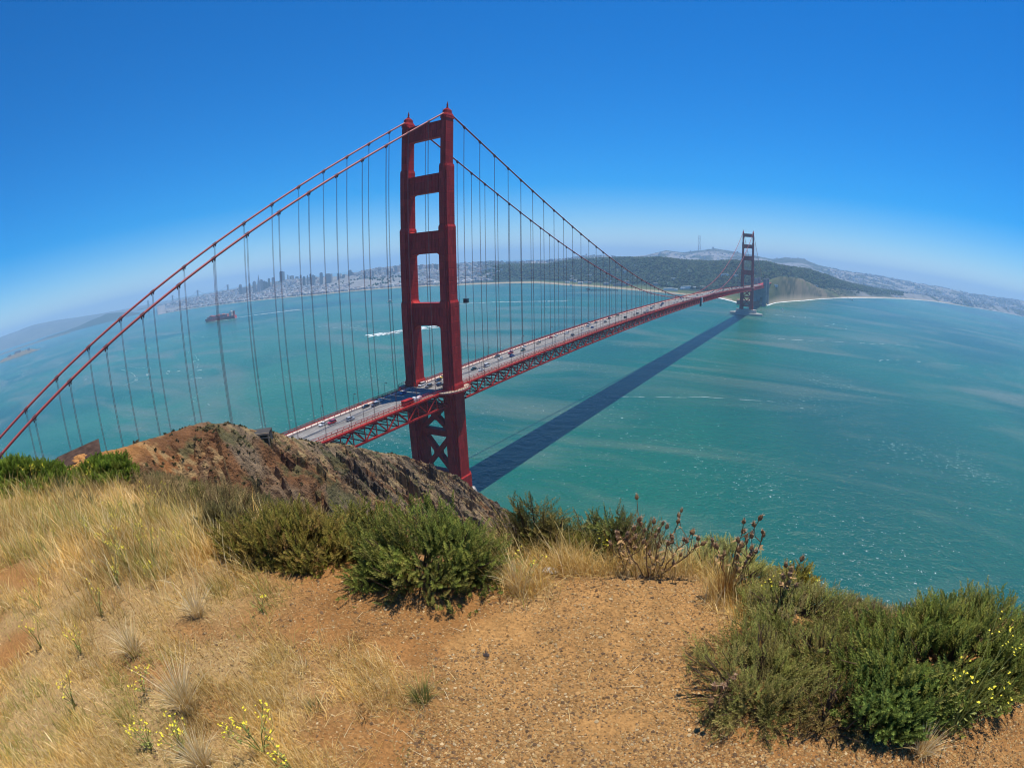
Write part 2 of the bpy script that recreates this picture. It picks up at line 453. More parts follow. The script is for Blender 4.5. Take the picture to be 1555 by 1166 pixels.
# surf along the far shore
sf = MB()
for a0, a1, w in ((-10.6, -8.3, 14), (-5.2, 3.2, 16), (3.2, 13.5, 24), (13.5, 23, 12)):
    aa = np.arange(a0, a1, 0.06); rs = interp(SHORE, aa)
    k = 0.5 + 1.1 * fbm(aa * 3, aa * 0 + a0, 5, 3)
    L = []
    for a, r, kk in zip(aa, rs, k):
        s_, c_ = math.sin(math.radians(a)), math.cos(math.radians(a))
        for rr in (r - w * kk * 2.0, r + 6): L.append((CAMP[0] + rr * s_, CAMP[1] + rr * c_, 0.25))
    n = len(aa)
    sf.add(L, [(2 * i, 2 * i + 1, 2 * i + 3, 2 * i + 2) for i in range(n - 1)])
tag(sf.build("surf", M_FOAM), "white line of breaking surf along the far shore", "surf", kind="stuff")

# distant east-bay hills and islands (closed mounds, each its own terrain)
def mound(name, tab, depth, col, seed, amp):
    A = np.arange(tab[0][0], tab[-1][0], 0.06); rr = interp(tab, A); zz = interp(tab, A, 2)
    tt = np.linspace(-1, 1, 25)
    G, TT = np.meshgrid(A, tt, indexing='ij')
    r = rr[:, None] + TT * depth
    prof = np.clip(1 - np.abs(TT) ** 1.6, 0, 1)
    x = CAMP[0] + r * np.sin(np.radians(G)); y = CAMP[1] + r * np.cos(np.radians(G))
    n = fbm(x / (depth * 0.35), y / (depth * 0.35), seed, 5)
    h = zz[:, None] * prof * (1 + (n - 0.5) * amp * (1 - prof * 0.6)) - 3 * (np.abs(TT) > 0.98)
    n2 = fbm(x / (depth * 0.08), y / (depth * 0.08), seed + 3, 4)
    c = np.array(col)[None, None] * (0.5 + n2)[..., None]
    i = np.arange(h.size).reshape(h.shape)
    F = np.stack([i[:-1, :-1], i[:-1, 1:], i[1:, 1:], i[1:, :-1]], -1).reshape(-1, 4)
    tag(np_mesh(name, np.stack([x, y, h], -1).reshape(-1, 3), F, M_LAND, c.reshape(-1, 3), True), kind="structure")
mound("hills", [(-96, 13500, 330), (-91.06, 13500, 377), (-86.33, 13500, 262), (-82.42, 13500, 285), (-78.64, 13500, 216), (-74.93, 13500, 130), (-71.27, 13500, 75), (-67.64, 13500, 55), (-61.2, 13500, 40), (-56, 13500, 20)], 2600, (0.10, 0.10, 0.07), 61, 0.5)
mound("island_terrain", [(-82.2, 8300, 0), (-81.2, 8300, 18), (-79.1, 8300, 22), (-77.23, 8300, 40), (-75.72, 8300, 78), (-74.22, 8300, 98), (-72.9, 8300, 88), (-71.4, 8300, 50), (-70.2, 8300, 0)], 420, (0.035, 0.05, 0.035), 71, 0.7)
mound("island_terrain", [(-92, 7600, 0), (-89, 7600, 10), (-84, 7600, 12), (-79, 7600, 12), (-78.2, 7600, 0)], 300, (0.10, 0.11, 0.09), 75, 0.5)
mound("island_terrain", [(-86.9, 4700, 0), (-86.4, 4700, 17), (-85.44, 4700, 24), (-84.24, 4700, 31), (-83.1, 4700, 27), (-82.4, 4700, 9), (-81.9, 4700, 0)], 85, (0.16, 0.14, 0.10), 77, 0.9)

# ------------------------------------------------------------------ the city: houses, high-rises, woods
PAL = np.array([(0.62, 0.60, 0.57), (0.52, 0.50, 0.48), (0.70, 0.69, 0.66), (0.45, 0.40, 0.37), (0.55, 0.42, 0.38), (0.30, 0.30, 0.32), (0.60, 0.55, 0.45), (0.22, 0.20, 0.20)])
BOXF = np.array([(0, 1, 5, 4), (1, 2, 6, 5), (2, 3, 7, 6), (3, 0, 4, 7), (4, 5, 6, 7)])
def sample_houses(n, seed):
    rg = np.random.default_rng(seed)
    a = rg.uniform(-67.5, 24, n * 7); f = rg.uniform(0.0, 1, n * 7) ** 1.0
    rs = interp(SHORE, a); r1 = interp(FOREST, a); r2 = np.maximum(interp(RIDGE2, a), rs + 600)
    r = rs + 45 + f * (r2 * 1.02 - rs)
    x, y, h = land_point(a, r)
    n3 = fbm(x / 500, y / 500, 91, 4)
    p = sstep(-31, -37, a)                                   # the dense town east of the wood
    p = np.maximum(p, 0.25 * sstep(0.15, 0.4, f) * sstep(-31, -10, -np.abs(a + 30)))
    p = np.maximum(p, 0.85 * sstep(4.5, 8, a) * (h > 6))
    p = np.maximum(p, 0.55 * (r > r1 + 1500) * sstep(-1, 2, a))
    p = np.maximum(p, 0.06 * (a > -33) * (a < -14) * (f < 0.35))
    p = np.where((a > -14) & (a < 1) & (r < r1 + 700), 0.015, p)
    p = np.where((a > -20) & (a < 1) & (r > 6700), 0.04, p)
    p = p * sstep(0.36, 0.50, n3 + 0.06 * (a < -40)) * (h > 3.2)
    keep = rg.random(len(a)) < p
    k = np.where(keep)[0][:n]
    return a[k], r[k], x[k], y[k], h[k], rg
ha, hr, hx_, hy_, hh_, rg = sample_houses(11000, 5)
nh = len(ha)
sx = rg.uniform(6, 12, nh); sy = rg.uniform(6, 12, nh); sz = rg.uniform(6, 13, nh) * np.where(rg.random(nh) < 0.06, 1.8, 1)
rot = rg.uniform(0, 0.5, nh) + 0.2
hc = PAL[rg.choice(len(PAL), nh, p=[.2, .17, .17, .1, .1, .12, .08, .06])] * rg.uniform(0.75, 1.1, nh)[:, None]
def house_verts(i):
    c, s = np.cos(rot[i]), np.sin(rot[i])
    q = np.array([(-1, -1), (1, -1), (1, 1), (-1, 1)])
    X_ = q[None, :, 0] * sx[i][:, None]; Y_ = q[None, :, 1] * sy[i][:, None]
    x = hx_[i][:, None] + X_ * c[:, None] - Y_ * s[:, None]; y = hy_[i][:, None] + X_ * s[:, None] + Y_ * c[:, None]
    lo = np.stack([x, y, np.repeat((hh_[i] - 3)[:, None], 4, 1)], -1); hi = np.stack([x, y, np.repeat((hh_[i] + sz[i])[:, None], 4, 1)], -1)
    return np.concatenate([lo, hi], 1)
M_HOUSE = attr_mat("painted_house_walls", 0.8, 0, 0.2)
near = np.argsort(-(sx * sz / hr ** 2))
solo, rest = near[:300], near[300:]
VV = house_verts(rest).reshape(-1, 3)
FF = (BOXF[None] + (np.arange(len(rest)) * 8)[:, None, None]).reshape(-1, 4)
tag(np_mesh("town_houses", VV, FF, M_HOUSE, np.repeat(hc[rest], 8, 0)), "mass of pale houses covering the far city hills", "houses", kind="stuff")
hv = house_verts(solo)
for j, i in enumerate(solo):
    base = np.array([hx_[i], hy_[i], hh_[i]])
    o = np_mesh("house", hv[j] - base, BOXF, M_HOUSE, np.repeat(hc[i][None], 8, 0))
    o.location = base
    tag(o, "small pale flat-roofed house on the hazy far shore", "house", "houses near the far shore")

# woods on the far headland: low crowns, too many to count
def crowns(n, seed):
    rg = np.random.default_rng(seed)
    a = rg.uniform(-60, 9, n * 4); f = rg.random(n * 4)
    rs = interp(SHORE, a); r1 = interp(FOREST, a)
    r = rs + 120 + f * (r1 + 320 - rs - 120)
    x, y, h = land_point(a, r)
    n3 = fbm(x / 240, y / 240, 121, 4)
    t = (r - rs) / (r1 - rs)
    p = sstep(0.30, 0.62, t + (n3 - 0.5) * 0.6) * sstep(-35, -31, a) + 0.10 * (a < -33) * (n3 > 0.55)
    p = np.where((a > -5.5) & (a < 4) & (r < interp(BLUFF, a) + 170), 0.5 * (n3 > .5), p)
    p = p * (1 - sstep(1, 8, a) * 0.6) * (h > 5)
    k = np.where(rg.random(len(a)) < p)[0][:n]
    return x[k], y[k], h[k], np.where((a[k] > -5.5) & (a[k] < 4) & (r[k] < interp(BLUFF, a[k]) + 170), .42, 1.0), rg
tx, ty, th_, tr_, rg = crowns(13000, 8)
ICO = np.array([(0, 0, 1.0)] + [(0.92 * math.cos(2 * PI * k / 6), 0.92 * math.sin(2 * PI * k / 6), 0.35) for k in range(6)] + [(0.75 * math.cos(2 * PI * (k + .5) / 6), 0.75 * math.sin(2 * PI * (k + .5) / 6), -0.5) for k in range(6)])
ICF = np.array([(0, 1 + k, 1 + (k + 1) % 6) for k in range(6)] + [(1 + k, 7 + k, 1 + (k + 1) % 6) for k in range(6)] + [(1 + (k + 1) % 6, 7 + k, 7 + (k + 1) % 6) for k in range(6)])
n = len(tx)
S = rg.uniform(5, 10, n) * tr_
P_ = ICO[None] * (S[:, None, None] * rg.uniform(0.75, 1.25, (n, 13, 3)))
P_[..., 2] *= 0.95
P_ += np.stack([tx, ty, th_ + S * 0.55], -1)[:, None]
tc = np.array([(0.020, 0.036, 0.018)]) * rg.uniform(0.45, 2.2, (n, 1)) * np.stack([rg.uniform(0.8, 1.5, n), np.ones(n), rg.uniform(0.7, 1.1, n)], -1)
M_TREES = attr_mat("tree_crowns", 0.9, 0, 0.1)
tag(np_mesh("woods", P_.reshape(-1, 3), (ICF[None] + (np.arange(n) * 13)[:, None, None]).reshape(-1, 3), M_TREES, np.repeat(tc, 13, 0)), "dark evergreen wood covering the far headland", "wood", kind="stuff")

# downtown high-rises, each its own building
def facade(name, base, win):
    m, nt, b = new_mat(name)
    w = nd(nt, "ShaderNodeTexBrick"); w.inputs["Scale"].default_value = 0.16; w.inputs["Mortar Size"].default_value = 0.035
    w.inputs["Brick Width"].default_value = 0.6; w.inputs["Row Height"].default_value = 0.62; w.offset = 0
    w.inputs["Color1"].default_value = (*win, 1); w.inputs["Color2"].default_value = (*[x * 1.3 for x in win], 1); w.inputs["Mortar"].default_value = (*base, 1)
    mp = nd(nt, "ShaderNodeMapping"); mp.inputs["Rotation"].default_value = (PI / 2, 0, 0)
    nt.links.new(nd(nt, "ShaderNodeTexCoord").outputs["Object"], mp.inputs[0]); nt.links.new(mp.outputs[0], w.inputs[0])
    nt.links.new(w.outputs[0], b.inputs["Base Color"]); b.inputs["Roughness"].default_value = 0.5
    return m
FAC = {'dark': facade("dark_stone_facade", (0.17, 0.15, 0.15), (0.07, 0.075, 0.08)), 'pale': facade("pale_concrete_facade", (0.52, 0.50, 0.48), (0.18, 0.19, 0.21)),
       'grey': facade("grey_facade", (0.36, 0.36, 0.37), (0.14, 0.15, 0.17)), 'tan': facade("tan_facade", (0.44, 0.38, 0.33), (0.16, 0.15, 0.15))}
TOWERS = [(-59.45, 5000, 134, 30, 28), (-59.04, 5000, 103, 41, 33), (-58.48, 5000, 130, 18, 37), (-57.96, 5000, 140, 27, 42), (-57.49, 5000, 192, 22, 47), (-57.21, 5000, 145, 30, 49), (-56.92, 5000, 130, 24, 51), (-56.69, 5000, 118, 24, 48), (-56.41, 5000, 146, 18, 56), (-55.96, 5000, 149, 24, 56), (-55.34, 5000, 101, 24, 54), (-55.01, 5000, 190, 38, 50), (-54.41, 5000, 151, 12, 66), (-54.14, 5000, 139, 18, 74), (-53.97, 5000, 140, 27, 72), (-53.49, 5000, 126, 30, 78), (-53.07, 5000, 135, 18, 73), (-52.74, 4550, 122, 19, 87), (-52.37, 4550, 126, 13, 83), (-52.07, 4550, 137, 13, 85), (-51.74, 4550, 123, 27, 87), (-50.94, 4550, 136, 24, 80), (-50.13, 4550, 118, 48, 82), (-49.21, 4550, 112, 13, 85), (-48.6, 4550, 96, 22, 79), (-47.93, 4550, 128, 24, 84), (-47.77, 4550, 110, 16, 83), (-46.41, 4300, 109, 18, 96), (-45.6, 4300, 105, 15, 105), (-44.1, 4300, 110, 20, 109), (-43.21, 4300, 127, 23, 104), (-43.63, 4300, 107, 15, 106), (-40.65, 4300, 117, 25, 98), (-39.7, 4300, 119, 25, 88), (-39.1, 4300, 116, 31, 90)]
ORD = "first second third fourth fifth sixth seventh eighth ninth tenth eleventh twelfth thirteenth fourteenth fifteenth sixteenth seventeenth eighteenth nineteenth twentieth".split()
def ordinal(n):
    if n <= 20: return ORD[n - 1]
    tens = {2: ("twenty", "twentieth"), 3: ("thirty", "thirtieth"), 4: ("forty", "fortieth"), 5: ("fifty", "fiftieth")}[n // 10]
    return tens[1] if n % 10 == 0 else tens[0] + "-" + ORD[n % 10 - 1]
order = sorted(range(len(TOWERS)), key=lambda i: TOWERS[i][0])
for k, i in enumerate(order):
    a, r, zt, w, zb = TOWERS[i]
    s_, c_ = math.sin(math.radians(a)), math.cos(math.radians(a))
    x, y = CAMP[0] + r * s_, CAMP[1] + r * c_
    lo = float(land_h(np.array([a]), np.array([r]))[0]) - 6
    rz = -math.radians(a) + random.uniform(-0.4, 0.4)
    hh = zt - lo; d = w * random.uniform(0.7, 1.1)
    b = MB(); nm = "high_rise"
    if k == 4:      # the slim pyramid
        b.prism([(-w, -w), (w, -w), (w, w), (-w, w)], 0, hh, taper=0.03)
        m = FAC['pale']; lab = "slim pale pyramid-shaped tower coming to a needle in the distant downtown"
    elif k == 11:
        b.box(-w / 2, w / 2, -d / 2, d / 2, 0, hh * 0.94); b.box(-w * .32, w * .2, -d * .35, d * .35, hh * .94, hh); b.box(-w * .48, -w * .34, -d * .5, d * .3, hh * .94, hh * .975)
        m = FAC['dark']; lab = "broad dark high-rise with a notched top, the bulkiest of the distant downtown"
    elif k == 0:
        b.prism([(w / 2 * math.cos(t_), d / 2 * math.sin(t_)) for t_ in np.linspace(0, 2 * PI, 13)[:-1]], 0, hh * 0.93)
        b.prism([(w / 2.6 * math.cos(t_), d / 2.6 * math.sin(t_)) for t_ in np.linspace(0, 2 * PI, 13)[:-1]], hh * 0.93, hh, taper=0.6)
        m = FAC['grey']; lab = "rounded grey tower standing alone at the left end of the distant downtown"
    else:
        b.box(-w / 2, w / 2, -d / 2, d / 2, 0, hh * 0.93)
        st = random.choice((0, 1, 2))
        if st == 0: b.box(-w * .3, w * .3, -d * .3, d * .3, hh * .93, hh)
        elif st == 1: b.box(-w * .5, w * .1, -d * .45, d * .45, hh * .93, hh)
        else: b.box(-w * .38, w * .38, -d * .38, d * .38, hh * .93, hh * .97); b.box(-w * .1, w * .1, -d * .1, d * .1, hh * .97, hh)
        key = random.choice(('pale', 'grey', 'grey', 'tan', 'dark', 'grey')); m = FAC[key]
        sh = "slim" if w < 19 else ("broad" if w > 26 else "plain")
        lab = f"{sh} {key} high-rise, {ordinal(k + 1)} from the left in the distant city skyline"
    o = b.build(nm, m); o.location = (x, y, lo); o.rotation_euler.z = rz
    tag(o, lab, "high-rise", "high-rises of the distant downtown")

# three-legged radio mast on the far hill
a, r = math.radians(-12.335), 7500
b = MB(); bx, by = CAMP[0] + r * math.sin(a), CAMP[1] + r * math.cos(a)
zb, zt = 225, 466
for k in range(3):
    t0 = 2 * PI * k / 3 + 0.5
    c = (math.cos(t0), math.sin(t0))
    b.tube([(c[0] * 26, c[1] * 26, 0), (c[0] * 10, c[1] * 10, 130), (c[0] * 16, c[1] * 16, 190), (c[0] * 16, c[1] * 16, zt - zb)], [3.2, 2.4, 2.2, 1.4], 6)
for z, q in ((60, 18.6), (130, 10.5), (190, 16)):
    P3 = [(math.cos(2 * PI * k / 3 + .5) * q, math.sin(2 * PI * k / 3 + .5) * q, z) for k in range(3)]
    for k in range(3): b.bar(P3[k], P3[(k + 1) % 3], 3)
o = b.build("radio_mast", simple("mast_paint", (0.35, 0.2, 0.18), 0.6)); o.location = (bx, by, zb)
tag(o, "tall three-pronged radio mast on the hazy hill left of the far tower", "radio mast")

# buildings on the prison island and a long grey suspension bridge far off
def far_block(a, r, w, d, h, z, m, lab, cat, grp=None, nm="building", roof=0):
    a_ = math.radians(a); b = MB(); b.box(-w / 2, w / 2, -d / 2, d / 2, -8, h)
    if roof: b.prism([(-w / 2, h), (w / 2, h), (0, h + roof)], -d / 2, d / 2, 1)
    o = b.build(nm, m); o.location = (CAMP[0] + r * math.sin(a_), CAMP[1] + r * math.cos(a_), z); o.rotation_euler.z = -a_
    return tag(o, lab, cat, grp)
far_block(-84.5, 4690, 62, 22, 14, 28, FAC['pale'], "long pale block on the crown of the small island", "building")
far_block(-85.5, 4680, 34, 18, 12, 20, FAC['tan'], "tan block at the left end of the small island", "building")
far_block(-83.2, 4675, 26, 16, 13, 22, FAC['pale'], "short pale block at the right end of the small island", "building")
b = MB(); a0, a1 = math.radians(-70.6), math.radians(-59.2)
p0 = (CAMP[0] + 7600 * math.sin(a0), CAMP[1] + 7600 * math.cos(a0)); p1 = (CAMP[0] + 6300 * math.sin(a1), CAMP[1] + 6300 * math.cos(a1))
L2 = lambda t, z: (p0[0] + (p1[0] - p0[0]) * t, p0[1] + (p1[1] - p0[1]) * t, z)
b.bar(L2(0, 62), L2(1, 62), 14, 7)
M_FARB = simple("grey_bridge_paint", (0.22, 0.23, 0.25), 0.7)
br = b.build("suspension_bridge", M_FARB)
tag(br, "faint grey suspension bridge in the haze behind the city's left end", "bridge")
for tt in (0.12, 0.38, 0.62, 0.88):
    b = MB(); b.bar(L2(tt - 0.002, 0), L2(tt - 0.002, 150), 10); b.bar(L2(tt + 0.004, 0), L2(tt + 0.004, 150), 10); b.bar(L2(tt - 0.002, 140), L2(tt + 0.004, 140), 6)
    b.build("tower", M_FARB, br)
b = MB()
for ta, tb in ((0.12, 0.38), (0.38, 0.62), (0.62, 0.88)):
    b.tube([L2(ta + (tb - ta) * q, 72 + 78 * (2 * q - 1) ** 2) for q in np.linspace(0, 1, 13)], 1.6, 5)
b.build("cable", M_FARB, br)

# low buildings seen across the bay below the wood
rows = [(-15.2, 2330, 60, 14, 8, "long white shed roof below the dark wood", 'pale'), (-13.2, 2500, 85, 16, 8, "longest white roof on the far shore, left of the far tower", 'pale'), (-9.5, 2650, 50, 16, 9, "white building in the trees left of the far tower", 'pale'), (-5.9, 2450, 40, 14, 8, "tan building among trees right of the far tower", 'tan'), (-2.7, 2620, 70, 12, 6, "low white wall along the bluff top", 'pale'), (-20.3, 2560, 70, 18, 10, "red-roofed low building by the old airfield", 'tan')]
for a, r, w, d, h, lab, k in rows:
    far_block(a, r, w, d, h, float(land_h(np.array([a]), np.array([float(r)]))[0]), M_WHITE if k == 'pale' else FAC[k], lab, "building", roof=4)
# the brick fort by the far tower and a thin pier in the bay
b = MB(); b.box(-38, 38, -22, 22, -4, 12); b.box(-30, 30, -14, 14, 12, 12.6)
o = b.build("brick_fort", simple("fort_brick", (0.28, 0.14, 0.10), 0.9)); o.location = (-40, 1630, 3); o.rotation_euler.z = 0.1
tag(o, "low red brick fort at the water's edge beside the far tower", "fort")
b = MB(); q0, q1 = (-706, 1822, 4), (-600, 1880, 4)
b.bar(q0, q1, 7, 1.6)
for k in range(9): b.bar((q0[0] + (q1[0] - q0[0]) * k / 8, q0[1] + (q1[1] - q0[1]) * k / 8, -2), (q0[0] + (q1[0] - q0[0]) * k / 8, q0[1] + (q1[1] - q0[1]) * k / 8, 3.5), 1.6)
b.box(-712, -698, 1816, 1828, 4.9, 9)
tag(b.build("pier", M_DARK), "thin dark pier reaching into the bay below the wood", "pier")

# ------------------------------------------------------------------ the red bridge
def z_top(y):                                     # top chord height along the bridge
    if y < 0: return 74.4 + 0.010 * y
    if y > 1280: return 74.4 - 0.010 * (y - 1280)
    return 83.1 - 8.7 * ((y - 640) / 640) ** 2
def z_cable(y):
    if 0 <= y <= 1280: return 227 - 143.3 + 143.3 * ((y - 640) / 640) ** 2
    s = -y if y < 0 else y - 1280
    return 227 - 0.5715 * s + 0.000325 * s * s
CX_ = 13.7
Y0, Y1 = -352.0, 1632.0
bridge = empty("suspension_bridge")
tag(bridge, "red suspension bridge crossing the strait on two tall portal towers", "bridge")

def long_strip(poly, y0, y1, step=7.62):
    ys = np.arange(y0, y1 + 0.01, step)
    return [[(px, y, z_top(y) + pz) for px, pz in poly] for y in ys]
b = MB(); b.loft(long_strip([(-9.6, -0.75), (9.6, -0.75), (9.6, -0.05), (0, 0.12), (-9.6, -0.05)], Y0, Y1))
b.build("roadway", M_ROAD, bridge)
for s in (-1, 1):
    b = MB(); b.loft(long_strip([(s * 9.7, -0.5), (s * 13.1, -0.5), (s * 13.1, 0.30), (s * 9.7, 0.30)], Y0, Y1))
    b.build("sidewalk", M_WALK if s < 0 else simple("worn_red_walk", (0.34, 0.22, 0.18), 0.85), bridge)
# lane lines, butted on the crown of the road
b = MB()
def lane(xc, w, y0, y1):
    def zz(y): return z_top(y) - 0.05 + 0.17 * (1 - abs(xc) / 9.6) + 0.012
    b.add([(xc - w / 2, y0, zz(y0)), (xc + w / 2, y0, zz(y0)), (xc + w / 2, y1, zz(y1)), (xc - w / 2, y1, zz(y1))], [(0, 1, 2, 3)])
y = Y0
while y < Y1 - 8:
    for xc in (-6.2, -3.1, 3.1, 6.2): lane(xc, 0.14, y, y + 3.0)
    y += 7.62
ob = b.build("lane_lines", M_WHITE, bridge)
b = MB(); y = Y0
while y < Y1 - 8: lane(0.0, 0.34, y, y + 7.62); y += 7.62
b.build("centre_line", simple("tar_seam", (0.045, 0.04, 0.035), 0.9), bridge)
b = MB(); y = Y0
M_KERBSHADE = simple("painted_kerb_shadow", (0.05, 0.045, 0.04), 0.9)  # dark strips along both kerbs: the kerb's shadow painted as colour
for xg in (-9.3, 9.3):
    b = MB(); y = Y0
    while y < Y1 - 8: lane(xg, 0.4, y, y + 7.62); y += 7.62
    b.build("kerb_shadow_strip", M_KERBSHADE, bridge)
# railings
for s in (-1, 1):
    b = MB()
    for xr, top in ((s * 13.2, 1.35), (s * 9.75, 1.05)):
        ys = np.arange(Y0, Y1, 7.62)
        for ya, yb in zip(ys[:-1], ys[1:]):
            za, zb = z_top(ya) + 0.3, z_top(yb) + 0.3
            b.bar((xr, ya, za + top), (xr, yb, zb + top), 0.16, 0.14); b.bar((xr, ya, za + 0.18), (xr, yb, zb + 0.18), 0.1, 0.1)
            if abs(xr) > 13:
                if ya < 330:
                    nb = 26
                    for k in range(nb):
                        f = (k + 0.5) / nb; yy = ya + (yb - ya) * f; z_ = za + (zb - za) * f
                        b.box(xr - 0.02, xr + 0.02, yy - 0.05, yy + 0.05, z_ + 0.2, z_ + top - 0.05)
                else:
                    b.add([(xr, ya, za + 0.2), (xr, yb, zb + 0.2), (xr, yb, zb + top - .3), (xr, ya, za + top - .3)], [(0, 1, 2, 3)])
            for q in (0, 0.5):
                yy = ya + (yb - ya) * q; b.box(xr - 0.1, xr + 0.1, yy - 0.1, yy + 0.1, z_top(yy) + 0.25, z_top(yy) + 0.3 + top)
    b.build("railing", M_STEEL, bridge)
# stiffening trusses
DEP = 7.9
ys = np.arange(-350.52, 1631, 7.62)
for s in (-1, 1):
    b = MB(); x = s * CX_
    for i, (ya, yb) in enumerate(zip(ys[:-1], ys[1:])):
        ta, tb = z_top(ya), z_top(yb)
        b.bar((x, ya, ta - 0.15), (x, yb, tb - 0.15), 0.95, 1.0); b.bar((x, ya, ta - DEP), (x, yb, tb - DEP), 0.95, 0.9)
        b.bar((x, ya, ta - 0.6), (x, ya, ta - DEP + 0.4), 0.42, 0.42)
        if i % 2 == 0: b.bar((x, ya, ta - 0.5), (x, yb, tb - DEP + 0.3), 0.62, 0.55)
        else: b.bar((x, ya, ta - DEP + 0.3), (x, yb, tb - 0.5), 0.62, 0.55)
    b.build("stiffening_truss", M_STEEL, bridge)
b = MB()
for i, ya in enumerate(ys):
    t = z_top(ya)
    b.bar((-CX_, ya, t - 1.3), (CX_, ya, t - 1.3), 0.5, 1.0); b.bar((-CX_, ya, t - 3.2), (CX_, ya, t - 3.2), 0.4, 0.35)
    for k in range(6):
        x0 = -CX_ + k * 4.566
        b.bar((x0, ya, t - 1.5 if k % 2 == 0 else t - 3.1), (x0 + 4.566, ya, t - 3.1 if k % 2 == 0 else t - 1.5), 0.25, 0.25)
    if i < len(ys) - 1:
        yb = ys[i + 1]; tb = z_top(yb)
        for xx in (-7, 0, 7): b.bar((xx, ya, t - 0.95), (xx, yb, tb - 0.95), 0.35, 0.4)
        sgn = 1 if i % 2 == 0 else -1
        b.bar((-sgn * CX_, ya, t - DEP), (0, yb, tb - DEP), 0.42, 0.42); b.bar((sgn * CX_, ya, t - DEP), (0, yb, tb - DEP), 0.42, 0.42)
    b.bar((-CX_, ya, t - DEP + 0.1), (CX_, ya, t - DEP + 0.1), 0.45, 0.45)
b.build("floor_beams", M_STEEL, bridge)

# main cables with their bands
for s in (-1, 1):
    b = MB()
    yy = np.concatenate([np.arange(-352, 0, 7.62), np.arange(0, 1280, 7.62), np.arange(1280, 1633, 7.62)])
    pts = [(s * CX_, y, z_cable(y)) for y in yy]
    b.tube(pts, 0.47, 10)
    b.build("main_cable", M_CABLE, bridge, smooth=True)
# suspenders: the hundred that show largest are parts of their own
sus = []
for s in (-1, 1):
    for n_ in list(range(-22, 0)) + list(range(1, 84)) + list(range(85, 107)):
        y = n_ * 15.24; zc = z_cable(y) - 0.5; zt = z_top(y) - 0.2
        if zc - zt < 1.2: continue
        d = math.dist((s * CX_, y), CAMP[:2])
        sus.append(((zc - zt) / d ** 1.2 * (0.2 if y < -232 else 1), s, y, zt, zc))
sus.sort(reverse=True)
def rope(b, s, y, zt, zc):
    for dy in (-0.2, 0.2): b.tube([(s * CX_, y + dy, zt), (s * CX_, y + dy, zc)], 0.075, 6)
M_BAND = simple("band_paint", (0.16, 0.03, 0.028), 0.6)
def band(b, s, y):
    b.tube([(s * CX_, y - 0.75, z_cable(y - 0.75)), (s * CX_, y + 0.75, z_cable(y + 0.75))], 0.62, 8)
    for q in (-0.45, 0.45): b.box(s * CX_ - 0.3, s * CX_ + 0.3, y + q - 0.15, y + q + 0.15, z_cable(y + q) - 1.3, z_cable(y + q) - 0.3)
for _, s, y, zt, zc in sus[:100]:
    b = MB(); rope(b, s, y, zt, zc); o = b.build("suspender", M_ROPE, bridge)
    b = MB(); band(b, s, y); b.build("cable_band", M_BAND, o)
b = MB()
for _, s, y, zt, zc in sus[100:]: rope(b, s, y, zt, zc); band(b, s, y)
tag(b.build("suspenders", M_ROPE, bridge), kind="stuff")

# towers
def stepped(hx, hy, cx_, cy_, n=2):
    """plan of a leg: a rectangle with n stepped notches at each corner"""
    q = []
    for k in range(n + 1):
        q.append((hx - k * cx_, hy - (n - k) * cy_))
        if k < n: q.append((hx - (k + 1) * cx_, hy - (n - k) * cy_))
    P_ = q + [(-x, y) for x, y in reversed(q)] + [(-x, -y) for x, y in q] + [(x, -y) for x, y in reversed(q)]
    out = []
    for p in P_:
        if not out or p != out[-1]: out.append(p)
    return out
SECT = [(14.0, 24.5, 5.0, 7.2, 1.05, 1.2), (24.5, 78.0, 4.25, 6.2, 0.95, 1.05), (78.0, 122.5, 3.75, 5.7, 0.85, 1.0), (122.5, 163.0, 3.1, 5.0, 0.6, 0.75), (163.0, 196.5, 2.55, 4.5, 0.5, 0.6), (196.5, 222.5, 1.75, 4.0, 0.3, 0.4)]
def leg_mesh():
    b = MB()
    for i, (z0, z1, hx, hy, nx, ny) in enumerate(SECT):
        p = stepped(hx, hy, nx, ny)
        lo = [(x, y, z0) for x, y in p]; hi = [(x, y, z1 - (1.2 if i else 0.6)) for x, y in p]
        cap = [(x * 0.90, y * 0.95, z1) for x, y in p]
        b.loft([lo, hi, cap])
        # plate ribs on the long faces
        for sx in (-1, 1):
            for k in (-1, 1):
                b.box(sx * hx - 0.06, sx * hx + 0.06, k * hy * 0.28 - 0.12, k * hy * 0.28 + 0.12, z0 + 0.5, z1 - 2)
        for sy in (-1, 1):
            for k in (-1, 1):
                b.box(k * (hx - 2 * nx) * 0.45 - 0.1, k * (hx - 2 * nx) * 0.45 + 0.1, sy * hy - 0.06, sy * hy + 0.06, z0 + 0.5, z1 - 2)
    # cap, saddle housing and beacon
    b.loft([[(x, y, z) for x, y in stepped(hx, hy, .3, .4)] for z, hx, hy in ((222.5, 1.95, 4.2), (224.2, 1.95, 4.2), (225.6, 1.55, 3.4))])
    b.loft([[(x, y, z) for x, y in stepped(hx, hy, .2, .3)] for z, hx, hy in ((225.6, 1.4, 2.9), (227.4, 1.35, 2.6), (228.4, 0.9, 1.6))])
    b.tube([(0, 0, 228.3), (0, 0, 229.4), (0, 0, 229.6), (0, 0, 230.6), (0, 0, 231.6), (0, 0, 232.8)], [0.75, 0.6, 0.35, 0.55, 0.3, 0.06], 8)
    for sx in (-1, 1):
        for sy in (-1, 1): b.tube([(sx * 1.3, sy * 2.5, 226.5), (sx * 1.3, sy * 2.5, 229.2)], 0.06, 4)
    return b.mesh("leg", M_STEEL)
